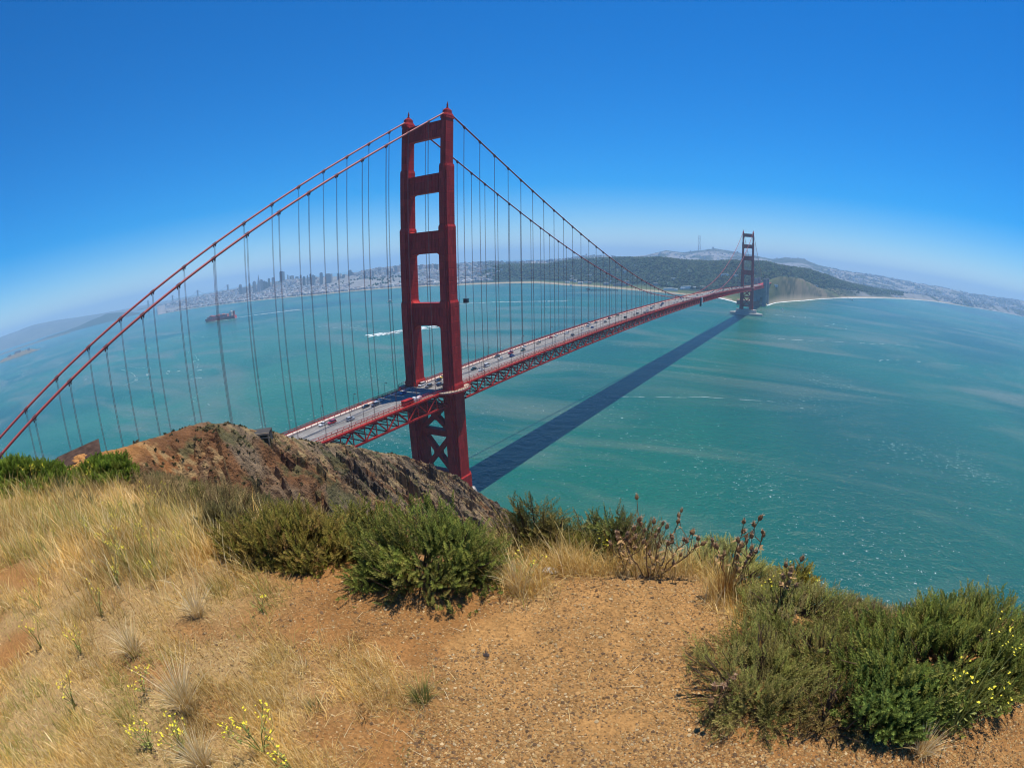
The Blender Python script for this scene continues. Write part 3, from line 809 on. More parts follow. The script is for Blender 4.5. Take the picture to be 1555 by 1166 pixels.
def strut_mesh(z0, z1, xi_lo, xi_hi, hy, r):
    """portal strut between the legs, its lower corners rounded in stepped haunches; xi = inner face of the legs below / above"""
    b = MB()
    pts = [(-xi_lo, z0 - r)]
    for k in range(1, 7):
        t = PI / 2 * k / 6; pts.append((-xi_lo + r * (1 - math.cos(t)), z0 - r + r * math.sin(t)))
    right = [(-x, z) for x, z in reversed(pts)]
    r2 = r * 0.6; top = [(xi_hi, z1 + r2)]
    for k in range(1, 7):
        t = PI / 2 * k / 6; top.append((xi_hi - r2 * (1 - math.cos(t)), z1 + r2 - r2 * math.sin(t)))
    topl = [(-x, z) for x, z in reversed(top)]
    poly = pts + right + [(xi_lo + 0.6, z0 - r), (xi_lo + 0.6, z1 - 1), (xi_hi + 0.6, z1 - 1), (xi_hi + 0.6, z1 + r2)] + top + topl + [(-xi_hi - 0.6, z1 + r2), (-xi_hi - 0.6, z1 - 1), (-xi_lo - 0.6, z1 - 1), (-xi_lo - 0.6, z0 - r)]
    b.prism(poly, -hy, hy, 1)
    n = 9
    for sy in (-1, 1):
        for k in range(n):
            xc = -xi_lo * 0.86 + 2 * xi_lo * 0.86 * k / (n - 1)
            b.box(xc - 0.28, xc + 0.28, sy * hy - 0.22, sy * hy + 0.22, z0 + 0.6, z1 - 0.6)
        b.box(-xi_lo, xi_lo, sy * (hy + 0.25) - 0.2, sy * (hy + 0.25) + 0.2, z1 - 0.5, z1 + 0.1)
        b.box(-xi_lo + 0.5, xi_lo - 0.5, sy * (hy + 0.15) - 0.15, sy * (hy + 0.15) + 0.15, z0 + 0.05, z0 + 0.5)
    return b.mesh("strut", M_STEEL)
def inner(i): return CX_ - SECT[i][2]
STRUTS = [strut_mesh(109.0, 121.3, inner(2), inner(3), 2.3, 4.0), strut_mesh(148.2, 160.2, inner(3), inner(4), 2.1, 3.5), strut_mesh(181.6, 191.8, inner(4), inner(5) , 1.9, 3.0), strut_mesh(212.6, 221.8, inner(5), inner(5), 1.7, 2.8)]
def brace_mesh():
    b = MB(); xi = CX_ - 4.0
    for z0, z1 in ((46.6, 50.2), (21.6, 25.6)): b.box(-xi, xi, -2.1, 2.1, z0, z1)
    b.box(-xi, xi, -1.8, 1.8, 62.5, 65)
    for za, zb in ((25.6, 46.6), (50.2, 66.0)):
        dz = zb - za
        b.bar((-xi, 0, za), (xi, 0, zb), 3.4, 2.4); b.bar((xi, 0.05, za), (-xi, 0.05, zb), 3.3, 2.4)
        m = (za + zb) / 2; b.box(-2.3, 2.3, -1.75, 1.75, m - 2.6, m + 2.6)
    return b.mesh("cross_brace", M_STEEL)
BRACE = brace_mesh(); LEG = leg_mesh()
M_RING = simple("balcony_concrete", (0.36, 0.27, 0.20), 0.9)
def balcony_mesh(s):
    b = MB(); n = 20; z = 74.4
    arc = [(s * (CX_ + 7.2 * math.cos(t)), 12.5 * math.sin(t)) for t in np.linspace(-PI / 2, PI / 2, n)]
    b.prism(arc + [(s * (CX_ - 0.5), 12.5), (s * (CX_ - 0.5), -12.5)], z - 0.25, z + 0.28, 2, 0)
    for p, q in zip(arc[:-1], arc[1:]):
        b.bar((*p, z + 1.6), (*q, z + 1.6), 0.15, 0.14, 1); b.bar((*p, z + 0.95), (*q, z + 0.95), 0.08, 0.08, 1); b.bar((*p, z + 0.3), (*p, z + 1.6), 0.12, 0.12, 1); b.bar((*p, z - 0.65), (*q, z - 0.65), 0.5, 0.7, 1)
    return b.mesh("balcony", [M_RING, M_STEEL])
BALC = [balcony_mesh(-1), balcony_mesh(1)]
def put(name, me, parent, loc=(0, 0, 0)):
    o = bpy.data.objects.new(name, me); COL.objects.link(o); o.parent = parent; o.location = loc; return o
for yT in (0.0, 1280.0):
    tw = empty("tower", (0, yT, 0), 0, bridge)
    tag(tw, "tall near tower" if yT == 0 else "small distant tower standing on an oval pier")
    for s in (-1, 1):
        put("leg", LEG, tw, (s * CX_, 0, 0)); put("balcony", BALC[(s + 1) // 2], tw)
    for m in STRUTS: put("strut", m, tw)
    put("cross_brace", BRACE, tw)
    b = MB()
    if yT == 0:
        for s in (-1, 1):
            b.loft([[(s * CX_ + x, y, z) for x, y in stepped(hx, hy, 1, 1.2)] for z, hx, hy in ((-4, 7.6, 10.5), (9, 7.2, 10), (13, 6.3, 9), (14.2, 6.0, 8.6))])
        b.box(-9, 9, -6, 6, -4, 8)
    else:
        ov = lambda k: [(46 * k * math.cos(t), 26 * k * math.sin(t)) for t in np.linspace(0, 2 * PI, 49)[:-1]]
        b.prism(ov(1.0), -5, 4.6, 2); b.prism(ov(0.9), 4.6, 5.6, 2)
        b.prism([(x * 0.62, y * 0.6) for x, y in ov(1.0)], 5.6, 14.2, 2)
    b.build("pier", M_CONC, tw)

# concrete pylons and steel arch at the far end, pylon at the near end
pyl = lambda y, w=14.5: [[(x, y + yy, z) for x, yy in stepped(w, hy, 1.2, 1.2)] for z, hy in ((-3, 8.5), (60, 7.4), (86, 6.8))]
for y in (1280 + 343, 1280 + 343 + 98, -350):
    b = MB()
    for s in (-1, 1):
        b.loft([[(s * 15.5 + x, y + yy, z) for x, yy in stepped(hx, hy, 1.2, 1.2)] for z, hx, hy in ((-3, 6.5, 9.0), (66, 5.6, 8.0), (90, 5.0, 7.0), (93, 4.0, 6.0))])
    b.box(-11, 11, y - 5, y + 5, 30, 66)
    b.build("pylon", M_PYLON, bridge)
for s in (-1, 1):
    b = MB(); prev = None
    for k in range(13):
        f = k / 12; yy = 1632 + 82 * f; zz = 30 + 38 * (1 - (2 * f - 1) ** 2)
        if prev: b.bar((s * 12, *prev), (s * 12, yy, zz), 1.4, 2.0)
        b.bar((s * 12, yy, zz), (s * 12, yy, 70), 0.6, 0.6); prev = (yy, zz)
    b.build("arch", M_STEEL, bridge)
b = MB(); b.box(-13.5, 13.5, 1632, 2100, 69.5, 71.2)
for k in range(7):
    for s in (-1, 1): b.bar((s * 10, 1745 + k * 48, 8), (s * 10, 1745 + k * 48, 69.5), 2, 2)
    b.bar((-10, 1745 + k * 48, 40), (10, 1745 + k * 48, 40), 1.2)
b.build("approach_viaduct", M_STEEL, bridge)

# painters' box hanging on a suspender, travelling scaffold under the deck, red shed on the walk
b = MB(); b.box(-1.1, 1.1, -1.1, 1.1, 0, 2.0); b.box(-1.25, 1.25, -1.25, 1.25, 1.95, 2.2); b.box(-1.25, 1.25, -1.25, 1.25, -0.15, 0.05)
for sx in (-1, 1): b.tube([(sx * 0.9, 0, 2.2), (0, 0, 4.2)], 0.06, 4)
o = b.build("work_box", M_DARK); o.location = (CX_, 15.24, 119.8)
tag(o, "small black box hanging on a hanger rope just past the near tower", "box")
tr = empty("travelling_scaffold", (CX_ + 1.2, 610, 70.5))
b = MB(); b.box(-1.2, 1.2, -3.2, 0, 0, 13); b.build("hoist_frame", M_DARK, tr)
b = MB(); b.box(0.2, 1.5, 1.0, 5.0, 3.0, 13.5); b.build("white_sheet", M_WHITE, tr)
tag(tr, "dark scaffold with a white sheet hung on the deck's side at mid span", "scaffold")
sh = empty("red_shed", (11.6, -35.5, z_top(-35.5) + 0.3))
b = MB(); b.box(-1.3, 1.4, -3.2, 3.2, 0, 2.5); b.box(-1.45, 1.55, -3.4, 3.4, 2.5, 2.65); b.build("wall", M_STEEL, sh)
for yy in (-2.2, 1.0): b = MB(); b.box(-1.36, -1.3, yy, yy + 1.1, 0.1, 2.1); b.build("door", simple("shed_door", (0.2, 0.03, 0.025)), sh)
tag(sh, "red site shed on the near sidewalk just before the near tower", "shed")
for k, (dx, dy, h, c) in enumerate([(0, 9, 2.2, "white"), (0.3, 12, 1.7, "white"), (-0.2, 14.5, 1.9, "pale pink")]):
    b = MB(); b.box(-0.8, 0.8, -1, 1, 0.25, h); b.box(-0.65, 0.65, -0.8, 0.8, h, h + 0.25); b.box(-0.7, -0.4, -0.9, 0.9, 0, 0.25); b.box(0.4, 0.7, -0.9, 0.9, 0, 0.25)
    o = b.build("work_crate", simple("crate_paint", (0.72, 0.70, 0.70) if k < 2 else (0.6, 0.42, 0.42))); o.location = (11.5 + dx, -37.5 + dy * .8, z_top(-28) + 0.3)
    tag(o, ["tall white crate next to the red site shed", "low white crate, middle one beside the red shed", "pale pink crate nearest the tower leg"][k], "crate")

# street lamps
def lamp_parts():
    b = MB(); b.tube([(0, 0, 0), (0, 0, 0.6), (0, 0, 7.0)], [0.18, 0.11, 0.08], 6)
    pts = [(0.0, 0, 7.0), (0.15, 0, 7.7), (0.6, 0, 8.1), (1.5, 0, 8.2)]
    b.tube(pts, 0.07, 6)
    c = MB(); c.prism([(1.2, -0.22), (2.0, -0.22), (2.0, 0.22), (1.2, 0.22)], 7.85, 8.15, 2, 0, 0.75)
    g = MB(); g.prism([(1.3, -0.16), (1.9, -0.16), (1.9, 0.16), (1.3, 0.16)], 7.78, 7.85)
    mp = simple("lamp_post_paint", (0.09, 0.035, 0.03), 0.6)
    return b.mesh("lamp_post", mp), c.mesh("lamp_head", mp), g.mesh("lamp_lens", simple("lamp_lens_amber", (0.45, 0.36, 0.18), 0.3))
LP = lamp_parts()
def street_lamp(x, y, rz, lab, grp):
    e = empty("street_lamp", (x, y, z_top(y) + 0.3), rz)
    put("lamp_post", LP[0], e); h_ = put("lamp_head", LP[1], e); put("lamp_lens", LP[2], h_)
    tag(e, lab, "street lamp", grp)
ne = [-120.0, -74.0, -52.0, -29.0] + [24 + 45.72 * k for k in range(27)]
for s, nm in ((-1, "far"), (1, "near")):
    kb = ka = 0
    for y in ne:
        if s > 0: y = y + 9
        if y < 0:
            kb += 1; lab = f"{ordinal(kb)} bridge lamp on the {nm} sidewalk, counted from the bluff to the near tower"
        else:
            ka += 1; lab = f"{ordinal(ka)} bridge lamp on the {nm} sidewalk, counted from the near tower outward"
        if s > 0 and -45 < y < 0: continue
        street_lamp(s * 10.3, y, 0 if s < 0 else PI, lab, f"lamps on the {nm} sidewalk of the bridge")

# ------------------------------------------------------------------ vehicles on the deck
M_TRIM = simple("black_trim", (0.02, 0.02, 0.02), 0.6)
M_LAMPW = simple("headlight_glass", (0.75, 0.75, 0.72), 0.15, 0.02)
M_LAMPR = simple("tail_light_red", (0.45, 0.02, 0.02), 0.25, 0.02)
_paint = {}
PAINT = {'white': (0.75, 0.75, 0.74), 'red': (0.42, 0.016, 0.03), 'silver': (0.42, 0.43, 0.45), 'black': (0.02, 0.02, 0.024), 'grey': (0.12, 0.125, 0.135), 'blue': (0.03, 0.08, 0.30), 'yellow': (0.78, 0.50, 0.03), 'green': (0.03, 0.09, 0.06), 'navy': (0.02, 0.035, 0.09), 'tan': (0.42, 0.36, 0.27)}
def paint(c):
    if c not in _paint:
        m, nt, b = new_mat("car_paint_" + c); b.inputs["Base Color"].default_value = (*PAINT[c], 1); b.inputs["Roughness"].default_value = 0.35
        b.inputs["Coat Weight"].default_value = 0.6; b.inputs["Coat Roughness"].default_value = 0.08; _paint[c] = m
    return _paint[c]
PROFILE = {  # side outline of body (length, height) and of glasshouse
    'sedan': ([(-2.3, .35), (-2.32, .8), (-1.7, .95), (1.0, .95), (2.1, .8), (2.3, .6), (2.3, .35)], [(-1.75, .93), (-1.1, 1.42), (0.25, 1.45), (1.1, .93)], 1.76),
    'suv': ([(-2.3, .4), (-2.35, .95), (-2.2, 1.1), (1.05, 1.1), (2.15, .98), (2.35, .7), (2.3, .4)], [(-2.2, 1.08), (-1.95, 1.72), (0.35, 1.75), (1.2, 1.08)], 1.9),
    'van': ([(-2.7, .4), (-2.75, 1.2), (-2.7, 1.3), (1.6, 1.25), (2.5, 1.05), (2.65, .7), (2.6, .4)], [(-2.68, 1.28), (-2.6, 2.1), (1.0, 2.12), (1.9, 1.2)], 2.0),
    'truck': ([(-4.2, .6), (-4.2, 3.3), (1.9, 3.3), (1.9, 1.3), (3.4, 1.2), (3.6, .9), (3.6, .6)], [(1.9, 1.28), (1.9, 2.5), (2.6, 2.5), (3.3, 1.25)], 2.4),
    'bus': ([(-5.5, .45), (-5.55, 1.5), (5.4, 1.5), (5.55, 1.1), (5.5, .45)], [(-5.5, 1.48), (-5.4, 2.95), (5.1, 2.95), (5.4, 1.48)], 2.5)}
_vm = {}
def vehicle_meshes(kind):
    if kind in _vm: return _vm[kind]
    body, glass, w = PROFILE[kind]; h = w / 2
    b = MB(); b.loft([[(x * (1 if abs(s) < h else .985), s, z * (1 if abs(s) < h else .97) + (0.012 if abs(s) >= h else 0)) for x, z in body] for s in (-h, -h * .9, h * .9, h)])
    zt = max(z for _, z in glass); top = [(x, z) for x, z in glass if z > zt - 0.05]
    b.box(min(t[0] for t in top) + .05, max(t[0] for t in top) - .05, -h * .72, h * .72, zt - 0.02, zt + 0.035)
    for x, z in ((glass[0][0], 0), (glass[-1][0], 0)): pass
    g = MB(); g.loft([[(x, s * (0.78 if z > 1.0 and z > glass[0][1] + .1 else .93), z) for x, z in glass] for s in (-h, h)])
    ty = MB(); r = 0.33 if kind in ('sedan', 'suv') else 0.42
    ty.tube([(0, -0.11, 0), (0, 0.11, 0)], r, 14)
    rm = MB(); rm.tube([(0, -0.125, 0), (0, 0.125, 0)], r * 0.55, 10)
    hl = MB(); hl.box(-0.05, 0.06, -0.2, 0.2, -0.07, 0.07)
    bp = MB(); bp.box(body[-1][0] - .05, body[-1][0] + .07, -h * .95, h * .95, body[-1][1] + .02, body[-1][1] + .16)
    L = [body[0][0] * .62, body[-1][0] * .62]
    _vm[kind] = (b, g, ty.mesh("tyre", M_TYRE), rm.mesh("rim", simple("alloy_rim", (.4, .4, .42), .3)), hl.mesh("headlight", M_LAMPW), hl.mesh("tail_light", M_LAMPR), bp.mesh("bumper", M_TRIM), r, L, h, body, {})
    return _vm[kind]
def vehicle(kind, col, x, y, south, lab):
    b, g, ty, rm, hl, tl, bp, r, L, h, body, cache = vehicle_meshes(kind)
    road = z_top(y) - 0.05 + 0.17 * (1 - abs(x) / 9.6)
    e = empty({"sedan": "parked_car", "suv": "car", "van": "van", "truck": "truck", "bus": "bus"}[kind].replace("parked_", ""), (x, y, road + 0.02), (PI / 2 if south else -PI / 2))
    if col not in cache: cache[col] = b.mesh("body", paint(col))
    if 'g' not in cache: cache['g'] = g.mesh("windows", M_GLASS)
    put("body", cache[col], e); put("windows", cache['g'], e); put("bumper", bp, e)
    for lx in L:
        for s in (-1, 1): w_ = put("wheel", ty, e, (lx, s * (h - .1), r)); put("rim", rm, w_)
    for s in (-1, 1):
        put("headlight", hl, e, (body[-1][0] - 0.02, s * h * .68, body[-1][1] + .3)); put("tail_light", tl, e, (body[0][0], s * h * .72, body[0][1] + .35))
    cat = {"sedan": "car", "suv": "car", "van": "van", "truck": "truck", "bus": "bus"}[kind]
    return tag(e, lab, cat, "vehicles on the bridge roadway")
LANES = [-7.8, -4.7, -1.6, 1.6, 4.7, 7.8]
CARS = [
 ('sedan', 'white', -6.4, -76.9, "white car leftmost on the visible deck, beside the red car"), ('suv', 'red', -3.9, -73.2, "bright red car near the bluff end of the deck"),
 ('suv', 'silver', 1.6, -65.9, "silver car alone in the near lanes before the tower shadow"), ('sedan', 'black', -7.6, -46.5, "black car at the edge of the tower's shadow"),
 ('suv', 'grey', -4.7, -42.5, "dark grey high car just left of the tower's shadow"), ('sedan', 'white', -8.2, -36.5, "white car at the far kerb entering the tower's shadow"),
 ('sedan', 'blue', -6.4, -19.0, "blue car inside the tower's shadow"), ('van', 'white', -7.9, -1.0, "white van passing between the tower legs by the far leg"),
 ('sedan', 'yellow', -8.1, 18.5, "yellow taxi seen through the tower's portal"), ('sedan', 'black', -5.2, 10.6, "black car in front of the yellow taxi in the portal"),
 ('suv', 'grey', -1.6, -2.5, "dark grey car under the tower, left of the near leg"), ('suv', 'navy', 2.2, 2.7, "navy car half hidden beside the near leg"),
 ('sedan', 'green', -1.8, 41.6, "dark green car just right of the near tower leg"), ('van', 'white', 1.8, 51.4, "large white van just past the near tower"),
 ('sedan', 'white', 4.7, 40.3, "white car behind the large white van near the near railing"), ('sedan', 'white', -2.2, 73.2, "white car in mid road below the dark grey car"),
 ('suv', 'grey', -7.8, 77.9, "dark grey car near the far kerb, first past the tower there"), ('suv', 'red', -5.0, 90.9, "maroon red car in the first cluster past the tower"),
 ('sedan', 'white', -8.2, 96.4, "white car at the far kerb beside the maroon car"), ('suv', 'blue', 1.5, 82.2, "blue car in the near lanes of the first cluster"),
 ('sedan', 'white', -7.9, 114.7, "white car next to a dark green car past the first cluster"), ('sedan', 'green', -1.9, 102.7, "dark green car next to a white one past the first cluster"),
 ('suv', 'tan', -5.0, 131.2, "tan car alone between the two clusters"), ('sedan', 'white', -7.9, 166.1, "white car with a red one behind it at the far kerb"),
 ('sedan', 'red', -8.0, 157.0, "red car at the far kerb behind a white one"), ('van', 'white', -4.7, 179.3, "white van in mid road near the second cluster"),
 ('sedan', 'black', 3.1, 174.2, "black car in the near lanes beside the white van"), ('sedan', 'white', -3.0, 207.1, "white car leading the second cluster"),
 ('van', 'white', -8.0, 232.5, "tall white van at the far kerb in the second cluster"), ('suv', 'silver', -4.0, 220.4, "silver car in the second cluster behind the tall van"),
 ('sedan', 'blue', 1.7, 218.4, "blue car in the near lanes of the second cluster"), ('sedan', 'grey', -8.0, 249.3, "grey car following the tall white van"),
 ('sedan', 'black', -1.6, 256.9, "black car in mid road after the second cluster"), ('suv', 'black', -7.6, 282.4, "black car at the far kerb after the second cluster")]
for kind, col, x, y, lab in CARS: vehicle(kind, col, x, y, x > 0, lab)
rg = random.Random(3)
cnt = {}
y = 296.0
while y < 1240:
    col = rg.choice(['white', 'white', 'silver', 'black', 'grey', 'red', 'blue', 'tan', 'white']); kind = rg.choice(['sedan', 'suv', 'sedan', 'suv', 'van'])
    x = rg.choice(LANES); k = (col, kind); cnt[k] = cnt.get(k, 0) + 1
    nm = {'sedan': 'low car', 'suv': 'tall car', 'van': 'van'}[kind]
    vehicle(kind, col, x, y, x > 0, f"{ordinal(cnt[k])} {col} {nm} going away along the far half of the deck")
    y += rg.uniform(9, 21)

# ------------------------------------------------------------------ vessels
def ship():
    e = empty("container_ship", (-2000, 945, 0), 0)
    L, B = 168.0, 26.0
    st = []
    for t_ in np.linspace(0, 1, 15):
        x = -L / 2 + L * t_
        k = 1.0 if t_ < 0.72 else max(0.02, 1 - ((t_ - .72) / .28) ** 1.8)
        k *= min(1, 0.72 + t_ * 3)
        sh_ = 1.5 * (t_ > .85) * (t_ - .85) / .15
        st.append([(x - 3 * (t_ < .02), -B / 2 * k * .8, -3), (x, -B / 2 * k, 4), (x + 4 * (t_ > .95), -B / 2 * k, 11.5 + sh_), (x + 4 * (t_ > .95), B / 2 * k, 11.5 + sh_), (x, B / 2 * k, 4), (x - 3 * (t_ < .02), B / 2 * k * .8, -3)])
    b = MB(); b.loft(st); b.build("hull", simple("hull_paint", (0.42, 0.07, 0.065), 0.5, 0.2, .05), e)
    cols = [(0.55, 0.10, 0.08), (0.60, 0.20, 0.13), (0.45, 0.09, 0.08), (0.55, 0.38, 0.33), (0.24, 0.16, 0.22), (0.50, 0.13, 0.10)]
    ms = [simple("container_paint", c, .6, .1, .2) for c in cols]
    b = MB(); rr = random.Random(2)
    for i in range(9):
        x = -46 + i * 12.9; top = rr.choice((3, 4, 4, 5)) if i > 0 else 4
        if i == 8: top = 3
        for j in range(9 if i < 7 else 6):
            for k in range(max(1, top - (rr.random() < .25))): b.box(x, x + 12.2, (j - (4.5 if i < 7 else 3)) * 2.6, (j - (4.5 if i < 7 else 3)) * 2.6 + 2.45, 12 + k * 2.62, 12 + k * 2.62 + 2.55, rr.randrange(6))
    tag(b.build("cargo", ms, e), "rust red and brown containers stacked on deck")
    b = MB(); b.box(-70, -57, -11, 11, 11.5, 27); b.box(-71, -58, -13, 13, 27, 30); b.box(-66, -61, -4, 4, 30, 33); b.build("bridge_house", simple("ship_white", (0.6, 0.55, 0.5)), e)
    b = MB(); b.box(-80, -74, -4, 4, 11.5, 31); b.build("funnel", simple("funnel_paint", (0.3, 0.06, 0.05)), e)
    for x_, z_ in ((-63, 33), (74, 12)): b = MB(); b.tube([(x_, 0, z_), (x_, 0, z_ + 11)], .4, 6); b.build("mast", M_YELL, e)
    e.location = (-2010, 948, 0); e.rotation_euler.z = math.radians(208)
    tag(e, "red and dark container ship heading left beyond the hanger ropes", "container ship")
ship()
def boat(name, lab, x, y, rz, L, B, cabin):
    e = empty(name, (x, y, 0), rz)
    st = [[(-L / 2 + L * t_, -B / 2 * k, 1.6 + .8 * t_), (-L / 2 + L * t_, -B / 2 * k * .7, -.6), (-L / 2 + L * t_, B / 2 * k * .7, -.6), (-L / 2 + L * t_, B / 2 * k, 1.6 + .8 * t_)] for t_, k in ((0, .9), (.3, 1), (.6, 1), (.85, .6), (1, .05))]
    b = MB(); b.loft(st); b.build("hull", M_WHITE, e)
    b = MB(); b.box(-L * .38, L * .18, -B * .36, B * .36, 1.7, 1.7 + cabin); b.box(-L * .25, L * .1, -B * .3, B * .3, 1.7 + cabin, 1.7 + cabin * 1.6); b.build("cabin", M_WHITE, e)
    b = MB(); b.box(-L * .385, L * .185, -B * .37, B * .37, 1.7 + cabin * .45, 1.7 + cabin * .8); b.build("windows", M_GLASS, e)
    b = MB(); b.tube([(-L * .05, 0, 1.7), (-L * .05, 0, 1.7 + cabin * 2.6)], .12, 5); b.build("mast", M_DARK, e)
    return tag(e, lab, "boat")
boat("ferry", "small white ferry speeding left of the near tower with a long wake", -1272, 1285, math.radians(205), 26, 8, 4)
boat("motor_boat", "tiny dark boat just off the pale beach below the wood", -905, 2090, 0.4, 22, 7, 4)
boat("motor_boat", "tiny boat in front of the long pale beach right of the far tower", 385, 2760, 0.2, 18, 6, 3)
boat("sailing_dinghy", "small pale boat in open water right of the far tower's pier", 83, 1560, 1.2, 9, 3, 1.6)
# wakes: foam lying on the water
def wake(pts, w0, w1, seed, name="wake", lab="white foam wake on the blue water", nper=3):
    rr = np.random.default_rng(seed); b = MB()
    p = np.array(pts, float); d = p[1:] - p[:-1]; ln = np.hypot(d[:, 0], d[:, 1]); tot = ln.sum()
    nseg = int(tot / 7)
    for k in range(nseg):
        f = (k + rr.random()) / nseg; s_ = f * tot; i = 0
        while i < len(ln) - 1 and s_ > ln[i]: s_ -= ln[i]; i += 1
        c = p[i] + d[i] * s_ / ln[i]; u = d[i] / ln[i]; n_ = np.array([-u[1], u[0]])
        w = (w0 + (w1 - w0) * f)
        for _ in range(nper):
            if nper == 1 and rr.random() < .6: continue
            o = n_ * rr.normal(0, w * .5); l_ = rr.uniform(3, 11); ww = (rr.uniform(.5, 1.0) * max(1.0, w * .35) * (1 - .5 * f)) * (.42 if nper == 1 else .8)
            q = [c + o + u * l_ * math.cos(t) + n_ * ww * math.sin(t) for t in np.linspace(0, 2 * PI, 7)[:-1]]
            b.add([(x, y, 0.12 + 0.02 * (k % 5)) for x, y in q], [tuple(range(6))])
    tag(b.build(name, M_FOAM), lab, "wake", kind="stuff")
wake([(-1260, 1291), (-1170, 1337)], 1, 2, 1); wake([(-1286, 1278), (-1330, 1258)], .8, 1.5, 11)
sh_dir = np.array([math.cos(math.radians(208)), math.sin(math.radians(208))])
c0 = np.array([-2010, 948.]); stern = c0 - sh_dir * 84; bow = c0 + sh_dir * 80
wake([tuple(stern), tuple(stern - sh_dir * 140), tuple(stern - sh_dir * 330)], 7, 16, 2)
nn = np.array([-sh_dir[1], sh_dir[0]])
wake([tuple(bow), tuple(bow - sh_dir * 90 + nn * 34), tuple(bow - sh_dir * 200 + nn * 75)], 3, 6, 3)
for q_, w_, sd in (([(309, 742), (411, 818), (532, 869)], 5, 21), ([(-3, 283), (77, 324), (175, 350)], 2.2, 22), ([(120, 844), (270, 938), (456, 1059)], 6, 23)):
    wake(q_, w_, w_, sd, "tide_line", "thin drifting line of foam on the green water", 1)
wake([(-640, 560), (-590, 640), (-560, 700)], 20, 30, 6); wake([(-880, 1180), (-780, 1240), (-560, 1330)], 6, 9, 7)

# ------------------------------------------------------------------ the headland
AH = math.radians(-25.7)
RU = np.array([math.cos(AH), -math.sin(AH)]); FV = np.array([math.sin(AH), math.cos(AH)])
GZ = CAMP[2] - 1.65
EDGE = [(-60, 16), (-20, 6.0), (-12, 3.8), (-7, 2.75), (-5.6, 2.55), (-4.5, 2.75), (-3.5, 2.9), (-2.5, 2.95), (-1.2, 2.95), (0, 2.95), (0.7, 2.80), (1.16, 2.55), (1.5, 2.2), (2, 2.0), (2.7, 1.85), (4.5, 1.1), (7, 0.0), (12, -2.5), (30, -14)]
EU = np.array([e[0] for e in EDGE], float); EV = np.array([e[1] for e in EDGE], float)
def to_uv(x, y): dx, dy = x - CAMP[0], y - CAMP[1]; return dx * RU[0] + dy * RU[1], dx * FV[0] + dy * FV[1]
def to_xy(u, v): return CAMP[0] + u * RU[0] + v * FV[0], CAMP[1] + u * RU[1] + v * FV[1]
def knoll(u, v):
    e = np.interp(u, EU, EV)
    d = v - e
    drop = np.where(d > -0.6, (np.maximum(d + 0.6, 0) ** 2) / (np.maximum(d + 0.6, 0) + 1.1) * np.interp(u, [-12, -6, -3.5, -1], [0.25, 0.30, 0.5, 0.80]), 0)
    DS = np.interp(u, [-7.4, -6.6], [1.3, 3.2])
    drop = drop + 0.75 * np.maximum(d - DS, 0) ** 2 / (np.maximum(d - DS, 0) + 2.0)
    left = np.where(u < -4, 0.02 * (-(u + 4)), 0)
    back = np.where(v < 0, 0.03 * (-v), 0)
    return GZ - drop - np.minimum(left, 1.5) + np.minimum(back, 3.0)
def ground(u, v):
    z = knoll(u, v)
    return z + 0.05 * (fbm(u * 0.7 + 9, v * 0.7, 5, 3) - 0.5) + 0.018 * (fbm(u * 5, v * 5, 6, 3) - 0.5)
CREST = np.array([(150, -262, 120), (133.8, -242.6, 122), (129.0, -231.8, 123.5), (125.4, -226.0, 126), (123.2, -220.0, 128.3), (121.6, -213.5, 126.6), (119.3, -207.3, 125.8), (117.5, -198.3, 124.8), (115.6, -190.6, 122.5), (111.7, -185.4, 119.1), (107.6, -178.6, 116.5), (101.2, -168.2, 110.6), (94.9, -158.3, 105.9), (87.1, -143.8, 99.6), (80.5, -128.6, 91.7), (71.7, -108.8, 82.6), (61.2, -84.4, 69.1), (48.7, -49.2, 46.9), (37.3, -7.8, 16.1), (34.0, 13.0, 0.2), (31, 34, -14)])
def resample(P, step):
    d = np.r_[0, np.cumsum(np.linalg.norm(np.diff(P, axis=0), axis=1))]
    s = np.arange(0, d[-1], step); return np.stack([np.interp(s, d, P[:, k]) for k in range(3)], 1), s
CR, CS = resample(CREST, 0.8)
CT = np.gradient(CR[:, :2], axis=0); CT /= np.linalg.norm(CT, axis=1)[:, None]
def blocks(x, y, seed):
    """fractured rock: every cell of a jittered grid is a tilted flat face"""
    ix = np.floor(x).astype(np.int64); iy = np.floor(y).astype(np.int64)
    best = np.full(x.shape, 9e9); out = np.zeros(x.shape)
    for dx in (-1, 0, 1):
        for dy in (-1, 0, 1):
            cx, cy = ix + dx, iy + dy
            px, py = cx + _hash(cx, cy, seed), cy + _hash(cx, cy, seed + 7)
            d = (x - px) ** 2 + (y - py) ** 2; m = d < best
            v = (_hash(cx, cy, seed + 13) - .5) + (_hash(cx, cy, seed + 19) - .5) * 1.3 * (x - px) + (_hash(cx, cy, seed + 23) - .5) * 1.3 * (y - py)
            best = np.where(m, d, best); out = np.where(m, v, out)
    return out
